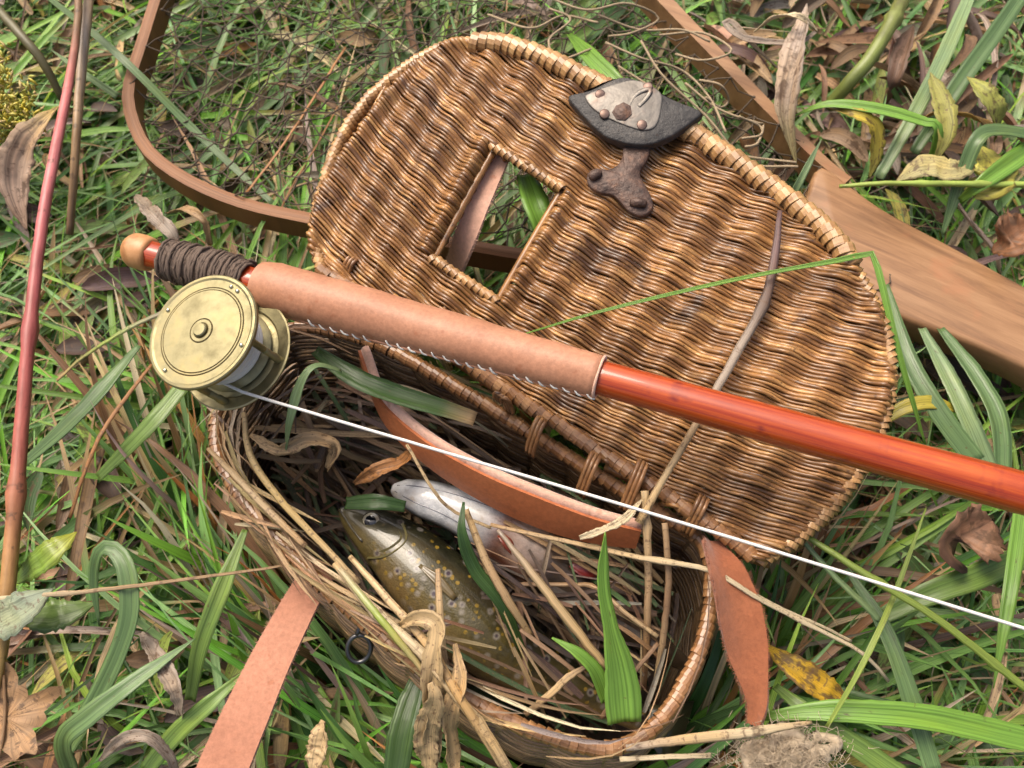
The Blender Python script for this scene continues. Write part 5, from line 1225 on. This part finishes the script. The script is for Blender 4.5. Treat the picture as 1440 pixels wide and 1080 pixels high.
def blades_to_mesh(name, P, width, cols, mat, parent=None, fold=0.2, flat=False, prof=None, roll=None):
    N, S, _ = P.shape
    T = np.gradient(P, axis=1); T /= np.linalg.norm(T, axis=-1, keepdims=True) + 1e-9
    up = np.array([0, 0, 1.0])
    Sd = np.cross(T, up); Sd /= np.linalg.norm(Sd, axis=-1, keepdims=True) + 1e-9
    Nn = np.cross(Sd, T)
    if roll is not None:
        ang = roll[:, None, None] * np.linspace(0.4, 1, S)[None, :, None]
        Sd, Nn = Sd * np.cos(ang) + Nn * np.sin(ang), -Sd * np.sin(ang) + Nn * np.cos(ang)
    t = np.linspace(0, 1, S)
    pr = np.interp(t, *(prof or ([0, 0.15, 0.5, 0.8, 1.0], [0.6, 1.0, 0.95, 0.6, 0.05])))
    w = 0.5 * width[:, None, None] * pr[None, :, None]
    V = np.stack([P - Sd * w + Nn * w * fold, P - Nn * w * fold, P + Sd * w + Nn * w * fold], 2).reshape(-1, 3)
    idx = np.arange(N * S * 3).reshape(N, S, 3)
    F = np.stack([np.stack([idx[:, :-1, k], idx[:, :-1, k + 1], idx[:, 1:, k + 1], idx[:, 1:, k]], -1) for k in (0, 1)], 2).reshape(-1, 4)
    me = bpy.data.meshes.new(name)
    me.vertices.add(len(V)); me.vertices.foreach_set('co', V.astype(np.float32).ravel())
    me.loops.add(F.size); me.loops.foreach_set('vertex_index', F.astype(np.int32).ravel())
    me.polygons.add(len(F)); me.polygons.foreach_set('loop_start', np.arange(0, F.size, 4, dtype=np.int32)); me.polygons.foreach_set('loop_total', np.full(len(F), 4, np.int32))
    me.polygons.foreach_set('use_smooth', np.ones(len(F), bool))
    tip = cols if cols.ndim == 3 else np.repeat(cols[:, None], S, 1)
    C = np.repeat(tip[:, :, None], 3, 2).reshape(-1, 3)
    a = me.attributes.new('Col', 'FLOAT_COLOR', 'POINT'); a.data.foreach_set('color', np.column_stack([C, np.ones(len(C))]).astype(np.float32).ravel())
    L = np.concatenate([np.zeros((N, 1)), np.cumsum(np.linalg.norm(np.diff(P, axis=1), axis=-1), 1)], 1)
    B = np.stack([np.broadcast_to(np.array([-1, 0, 1.0]), (N, S, 3)), np.repeat(L[..., None], 3, 2), np.broadcast_to(rng.random(N)[:, None, None] * 10, (N, S, 3))], -1)
    b = me.attributes.new('bl', 'FLOAT_VECTOR', 'POINT'); b.data.foreach_set('vector', B.astype(np.float32).ravel())
    me.update(calc_edges=True)
    return obj(name, me, mat, parent)
def pick(N, pal, weights, jit=0.18):
    pal = np.array(pal); w = np.array(weights, float); w /= w.sum()
    c = pal[rng.choice(len(pal), N, p=w)]
    return np.clip(c * (1 + rng.normal(0, jit, (N, 1))) * (1 + rng.normal(0, 0.06, (N, 3))), 0.005, 0.8)
inner = loop - lout * 0.006
# straw bedding: pieces lie criss-cross inside the basket
N = 4200
x0, x1, y0, y1 = inner[:, 0].min(), inner[:, 0].max(), inner[:, 1].min(), inner[:, 1].max()
B0 = np.column_stack([rng.uniform(x0, x1, N), rng.uniform(y0, y1, N), rng.uniform(0.02, 0.128, N)])
L = rng.uniform(0.03, 0.12, N)
az = np.where(rng.random(N) < 0.65, rng.normal(R(-38), 0.4, N), rng.uniform(0, 6.28, N))
P = blades_mesh(B0 * [1, 1, 0], az, rng.uniform(-0.05, 0.3, N), rng.uniform(0.0, 0.5, N), L, None, np.full(N, 0.03), None, 5, rng.normal(0, 0.3, N), zfloor=B0[:, 2])
ok = inside(inner, P[..., 0], P[..., 1]).all(1)
P = P[ok]
# leave the trouts' upper sides free
def near_line(P, line, rad):
    d = np.full(P.shape[:2], 9.0); zl = np.zeros(P.shape[:2])
    for q in line:
        dd = np.hypot(P[..., 0] - q[0], P[..., 1] - q[1]); m = dd < d
        d = np.where(m, dd, d); zl = np.where(m, q[2], zl)
    return d < rad, zl
fl1 = spline(ats([(479, 716, 0.112), (575, 786, 0.112), (690, 896, 0.106), (760, 940, 0.098)]), 14)
fl2 = spline(ats([(553, 687, 0.122), (640, 716, 0.124), (770, 792, 0.118), (860, 860, 0.11)]), 14)
for ln_, rad, ovr in ((fl1[:7], 0.026, 0.0), (fl1, 0.022, 0.25), (fl2[:5], 0.015, 0.0), (fl2, 0.015, 0.5)):
    nr, zl = near_line(P, ln_, rad)
    P = P[~((nr & (P[..., 2] > zl - 0.016)).any(1)) | ((rng.random(len(P)) < ovr) & (~nr | (P[..., 2] > zl + 0.004)).all(1))]
nb = len(P)
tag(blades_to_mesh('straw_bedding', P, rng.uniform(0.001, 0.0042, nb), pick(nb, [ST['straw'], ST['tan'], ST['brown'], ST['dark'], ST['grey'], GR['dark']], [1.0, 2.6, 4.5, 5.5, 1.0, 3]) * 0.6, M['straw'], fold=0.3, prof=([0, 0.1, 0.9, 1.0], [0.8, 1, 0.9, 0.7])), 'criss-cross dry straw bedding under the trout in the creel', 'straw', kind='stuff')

N = 420
ctr = np.column_stack([rng.uniform(x0, x1, N), rng.uniform(y0, y1, N)])
a = np.where(rng.random(N) < 0.6, rng.normal(R(-42), 0.35, N), rng.uniform(0, np.pi, N)); hl = rng.uniform(0.012, 0.045, N); q = np.linspace(-1, 1, 6)
Pl = np.stack([ctr[:, 0, None] + q * (hl * np.cos(a))[:, None], ctr[:, 1, None] + q * (hl * np.sin(a))[:, None], (rng.uniform(0.136, 0.150, N))[:, None] + q * rng.normal(0, 0.005, N)[:, None] - 0.003 * q ** 2], -1)
Pl = Pl[inside(inner, Pl[..., 0], Pl[..., 1]).all(1)]
for ln_, rad in ((fl1[:6], 0.024), (fl1[6:9], 0.012), (fl2[:5], 0.018), (te[::5], 0.010)):
    Pl = Pl[~near_line(Pl, ln_, rad)[0].any(1)]
N = len(Pl)
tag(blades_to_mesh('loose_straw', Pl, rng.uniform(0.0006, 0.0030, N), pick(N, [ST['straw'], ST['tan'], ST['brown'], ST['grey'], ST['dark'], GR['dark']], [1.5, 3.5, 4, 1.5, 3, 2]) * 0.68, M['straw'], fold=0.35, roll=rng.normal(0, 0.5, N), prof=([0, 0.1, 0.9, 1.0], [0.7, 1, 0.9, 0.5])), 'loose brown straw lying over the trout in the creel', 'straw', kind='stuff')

# ================================================================== GRASS
# height map of what the grass must stay below, on a 3 mm grid
gx0, gx1, gy0, gy1, gs = -0.9, 0.9, -0.75, 0.95, 0.003
GX, GY = np.meshgrid(np.arange(gx0, gx1, gs), np.arange(gy0, gy1, gs), indexing='ij')
LIM = np.full(GX.shape, 9.0)
def lower(mask, z):
    LIM[mask] = np.minimum(LIM[mask], z if np.ndim(z) == 0 else z[mask])
def near_path(path, rad):
    m = np.zeros(GX.shape, bool)
    for a, b in zip(path[:-1], path[1:]):
        d = b[:2] - a[:2]; L2 = max(1e-9, d @ d)
        lo, hi = np.minimum(a[:2], b[:2]) - rad - gs, np.maximum(a[:2], b[:2]) + rad + gs
        i0, i1 = np.clip([(lo[0] - gx0) / gs, (hi[0] - gx0) / gs + 1], 0, GX.shape[0]).astype(int); j0, j1 = np.clip([(lo[1] - gy0) / gs, (hi[1] - gy0) / gs + 1], 0, GX.shape[1]).astype(int)
        sx_, sy_ = GX[i0:i1, j0:j1], GY[i0:i1, j0:j1]
        q = np.clip(((sx_ - a[0]) * d[0] + (sy_ - a[1]) * d[1]) / L2, 0, 1)
        m[i0:i1, j0:j1] |= np.hypot(sx_ - a[0] - q * d[0], sy_ - a[1] - q * d[1]) < rad
    return m
lower(inside(loop + lout * 0.013, GX, GY), -1.0)
lb = lid_pt(edge_uv[:, 0], edge_uv[:, 1], 0.0); lcen = lb.mean(0)
lbig = lb + nrm(lb - lcen) * 0.006
lz = H0[2] - ((GX - H0[0]) * LN[0] + (GY - H0[1]) * LN[1]) / LN[2]
lower(inside(lbig, GX, GY), lz - 0.022)
lower(near_path(hoop, 0.009), HZ - 0.016)
lower(near_path(arm, 0.012), HZ - 0.016)
lower(inside(hpoly, GX, GY), HZ - 0.016)
rp = np.array([RA + rdir * q for q in np.linspace(-0.01, 0.7, 40)])
lower(near_path(rp, 0.02), 0.160)
lower(np.hypot(GX - FC[0] - 0.008, GY - FC[1]) < 0.043, 0.150)
lower(near_path(ats([(452, 800, 0.12), (412, 868, 0.12), (345, 1008, 0.12), (285, 1160, 0.12)]), 0.017), 0.108)
lower(near_path(ats([(1018, 800, 0.16), (1038, 860, 0.16), (1066, 985, 0.138)]), 0.014), 0.11)
lower(near_path(ats([(722, 195, 0.125), (628, 420, 0.11)]), 0.014), 0.098)
lower(near_path(ats([(1040, 1050, 0.12), (1170, 1050, 0.12)]), 0.022), 0.100)
# keep the sight line from the camera to the low-lying wood open: nothing tall just in front of it
def limit(P):
    i = np.clip(((P[..., 0] - gx0) / gs).astype(int), 0, GX.shape[0] - 1); j = np.clip(((P[..., 1] - gy0) / gs).astype(int), 0, GX.shape[1] - 1)
    out = (P[..., 0] < gx0) | (P[..., 0] > gx1) | (P[..., 1] < gy0) | (P[..., 1] > gy1)
    return np.where(out, 9.0, LIM[i, j])
def view_px(P):
    """where the camera sees P, in photograph pixels"""
    D_ = P - CAM
    c, s = math.cos(TILT), math.sin(TILT)
    yc = D_[..., 1] * c + D_[..., 2] * s; zc = -D_[..., 1] * s + D_[..., 2] * c
    return 720 + FPX * D_[..., 0] / -zc, 540 - FPX * yc / -zc
def field(N, xr, yr, lr, wr, zr, er, dr, cols, mat, name, segs=7, bias=None, fold=0.22, prof=None, two=None, ring=None, lift=None):
    b = np.column_stack([rng.uniform(*xr, N), rng.uniform(*yr, N), np.full(N, -0.008)])
    if ring is not None:
        b = b[~((abs(b[:, 0]) < ring[0]) & (b[:, 1] > ring[1]) & (b[:, 1] < ring[2]))]
    N = len(b)
    az = rng.uniform(0, 2 * np.pi, N)
    if bias is not None:
        # the sward is combed in patches: direction drifts across the ground
        pref = R(55) + 0.55 * np.sin(b[:, 0] * 6 + 1) + 0.5 * np.cos(b[:, 1] * 7) + np.where(b[:, 0] > 0.15, R(5), 0)
        az = np.where(rng.random(N) < bias, pref + rng.normal(0, 0.5, N), az)
    L = rng.uniform(*lr, N) * rng.uniform(0.7, 1.0, N)
    clump = 0.75 + 0.35 * np.sin(b[:, 0] * 31 + 2) * np.sin(b[:, 1] * 27 + 1)
    zm = rng.uniform(*zr, N) * np.clip(clump, 0.5, 1.05)
    P = blades_mesh(b, az, rng.uniform(*er, N), rng.uniform(*dr, N), L, None, zm, None, segs, rng.normal(0, 0.45, N))
    if lift is not None:
        P[..., 2] += rng.uniform(*lift, N)[:, None]
    ok = (P[..., 2] < limit(P)).all(1)
    P = P[ok]; N = len(P)
    w = rng.uniform(*wr, N)
    C = cols(N)
    if two is not None:
        S = P.shape[1]; k = (np.linspace(0, 1, S)[None, :, None] > rng.uniform(0.55, 1.5, N)[:, None, None]) * 1.0
        C = C[:, None] * (1 - k) + np.array(two)[None, None] * k
    o = blades_to_mesh(name, P, w, C, mat, fold=fold, prof=prof, roll=rng.normal(0, 0.5, N))
    return o
XR, YR = (-0.52, 0.52), (-0.42, 0.60)
greens = lambda N: pick(N, [GR['blue'], GR['mid'], GR['dark'], GR['pale'], GR['bright'], GR['lime']], [5, 4.5, 2.5, 2, 2.2, 1.0]) * np.array([1.08, 1.28, 0.98])
straws = lambda N: 1.1 * pick(N, [ST['straw'], ST['pale'], ST['tan'], ST['grey'], ST['brown'], ST['orange'], ST['dark']], [4, 2.4, 4, 2, 2, 1.0, 0.8])
browns = lambda N: pick(N, [ST['brown'], ST['dark'], ST['tan'], ST['orange'], ST['purple'], ST['grey']], [3, 3, 2, 1.5, 1.5, 1.5]) * 0.8
lp = ([0, 0.12, 0.4, 0.7, 0.9, 1.0], [0.1, 0.6, 1.0, 0.9, 0.5, 0.05])
tag(field(6800, XR, YR, (0.12, 0.36), (0.0022, 0.0080), (0.05, 0.135), (0.3, 1.25), (0.2, 1.3), greens, M['green'], 'green_grass', 8, 0.6, two=(0.36, 0.25, 0.12)), 'tangled broad green grass all round the creel', 'grass', kind='stuff')
tag(field(8500, XR, YR, (0.08, 0.30), (0.0008, 0.0032), (0.05, 0.138), (0.3, 1.3), (0.1, 1.2), greens, M['green'], 'fine_grass', 6, 0.5), 'fine thin green grass between the broad blades', 'grass', kind='stuff')
tag(field(7800, XR, YR, (0.06, 0.28), (0.0007, 0.0034), (0.05, 0.140), (0.15, 1.2), (0.0, 1.2), straws, M['straw'], 'dry_grass', 7, 0.35, fold=0.4), 'dry straw coloured grass lying among the green', 'grass', kind='stuff')
# grass crowding up against the basket
rb = np.vstack([loop[k] + lout[k] * rng.uniform(0.016, 0.07) for k in rng.integers(0, len(loop), 2600)]); rb[:, 2] = -0.008
N = len(rb); azr = R(60) + rng.normal(0, 0.9, N)
P = blades_mesh(rb, azr, rng.uniform(0.7, 1.5, N), rng.uniform(0.2, 1.2, N), rng.uniform(0.12, 0.30, N), None, rng.uniform(0.10, 0.165, N), None, 8, rng.normal(0, 0.4, N))
P = P[(P[..., 2] < limit(P)).all(1)]; N = len(P)
tag(blades_to_mesh('crowding_grass', P, rng.uniform(0.0012, 0.008, N), np.where((rng.random(N) < 0.6)[:, None], greens(N), straws(N)), M['green'], roll=rng.normal(0, 0.5, N)), 'taller mixed grass crowding the walls of the creel', 'grass', kind='stuff')
# loose straw caught along the front and side rim
ks = rng.integers(0, len(loop), 420)
Pf = []
for k in ks:
    # the hinge side stays clear
    if (loop[k] - at(560, 520, RIM_Z)) @ nrm(np.cross([0, 0, 1], LU)) > -0.02: continue
    hl = rng.uniform(0.012, 0.05) / (per / len(loop))
    ii = k + np.linspace(-hl, hl, 6); i0 = np.floor(ii).astype(int); fr_ = (ii - i0)[:, None]
    c_ = loop[i0 % len(loop)] * (1 - fr_) + loop[(i0 + 1) % len(loop)] * fr_
    o_ = lout[k]
    off = rng.normal(-0.004, 0.004) + np.linspace(-1, 1, 6) * rng.normal(0, 0.007)
    zc = RIM_Z + rng.uniform(0.005, 0.011) - 0.25 * np.abs(off)
    Pf.append(np.column_stack([(c_ + o_ * off[:, None])[:, :2], zc + np.linspace(-1, 1, 6) * rng.normal(0, 0.003)]))
Pf = np.array(Pf); N = len(Pf)
keep = rng.random(N) < np.where(Pf[:, 3, 0] > at(870, 1040, RIM_Z)[0], 0.08, 0.34)
Pf = Pf[keep]; N = len(Pf)
tag(blades_to_mesh('straw_fringe', Pf, rng.uniform(0.0006, 0.0032, N), pick(N, [ST['straw'], ST['pale'], ST['tan'], ST['grey'], ST['brown']], [4, 2, 4, 2, 3]), M['straw'], fold=0.35, roll=rng.normal(0, 0.4, N), prof=([0, 0.1, 0.7, 1.0], [0.5, 1, 0.8, 0.1])), 'loose straw caught along the front rim of the creel', 'straw', kind='stuff')
tag(field(1300, XR, YR, (0.03, 0.09), (0.006, 0.018), (0.02, 0.06), (-0.1, 0.7), (0.2, 2.0), browns, M['leaf'], 'leaf_litter', 7, None, fold=0.4, prof=lp, lift=(0.0, 0.07)), 'brown dead leaves lying deep in the grass', 'leaves', kind='stuff')
tag(field(900, XR, YR, (0.05, 0.16), (0.003, 0.009), (0.03, 0.08), (0.3, 1.2), (1.0, 3.5), lambda N: pick(N, [ST['straw'], ST['grey'], ST['tan'], ST['pale'], ST['brown']], [3, 3, 3, 1.5, 2]), M['leaf'], 'curled_dead_grass', 10, None, fold=0.5, lift=(0.01, 0.07)), 'curled dead blades tangled in the grass', 'grass', kind='stuff')
ca, cb = at(1060, 250, 0.06), at(1330, -20, 0.06)
tag(field(110, (ca[0], cb[0]), (ca[1], cb[1]), (0.04, 0.12), (0.004, 0.015), (0.03, 0.07), (0.2, 1.2), (0.8, 3.0), lambda N: pick(N, [ST['grey'], ST['brown'], ST['tan'], ST['dark'], (0.34, 0.22, 0.14)], [3, 3, 3, 2, 2]), M['leaf'], 'withered_leaves', 12, None, fold=0.5, prof=lp, lift=(0.04, 0.10)), 'withered brown leaves heaped beside the net arm', 'leaves', kind='stuff')
tag(field(700, XR, YR, (0.04, 0.09), (0.006, 0.014), (0.03, 0.06), (0.1, 0.8), (0.2, 1.4), lambda N: pick(N, [GR['mid'], GR['dark'], GR['lime'], (0.3, 0.26, 0.05)], [3, 2, 2, 2]), M['leaf'], 'low_weeds', 6, None, fold=0.25, prof=lp, lift=(0.02, 0.075)), 'small green weed leaves low in the grass', 'weeds', kind='stuff')
tag(field(16000, (-1.7, 1.7), (-1.5, 1.9), (0.12, 0.34), (0.005, 0.011), (0.05, 0.13), (0.35, 1.25), (0.2, 1.7), lambda N: np.where((rng.random(N) < 0.6)[:, None], greens(N), straws(N)), M['green'], 'outer_grass', 5, 0.4, ring=(0.50, -0.40, 0.58)), 'rough grass of the surrounding meadow', 'grass', kind='stuff')
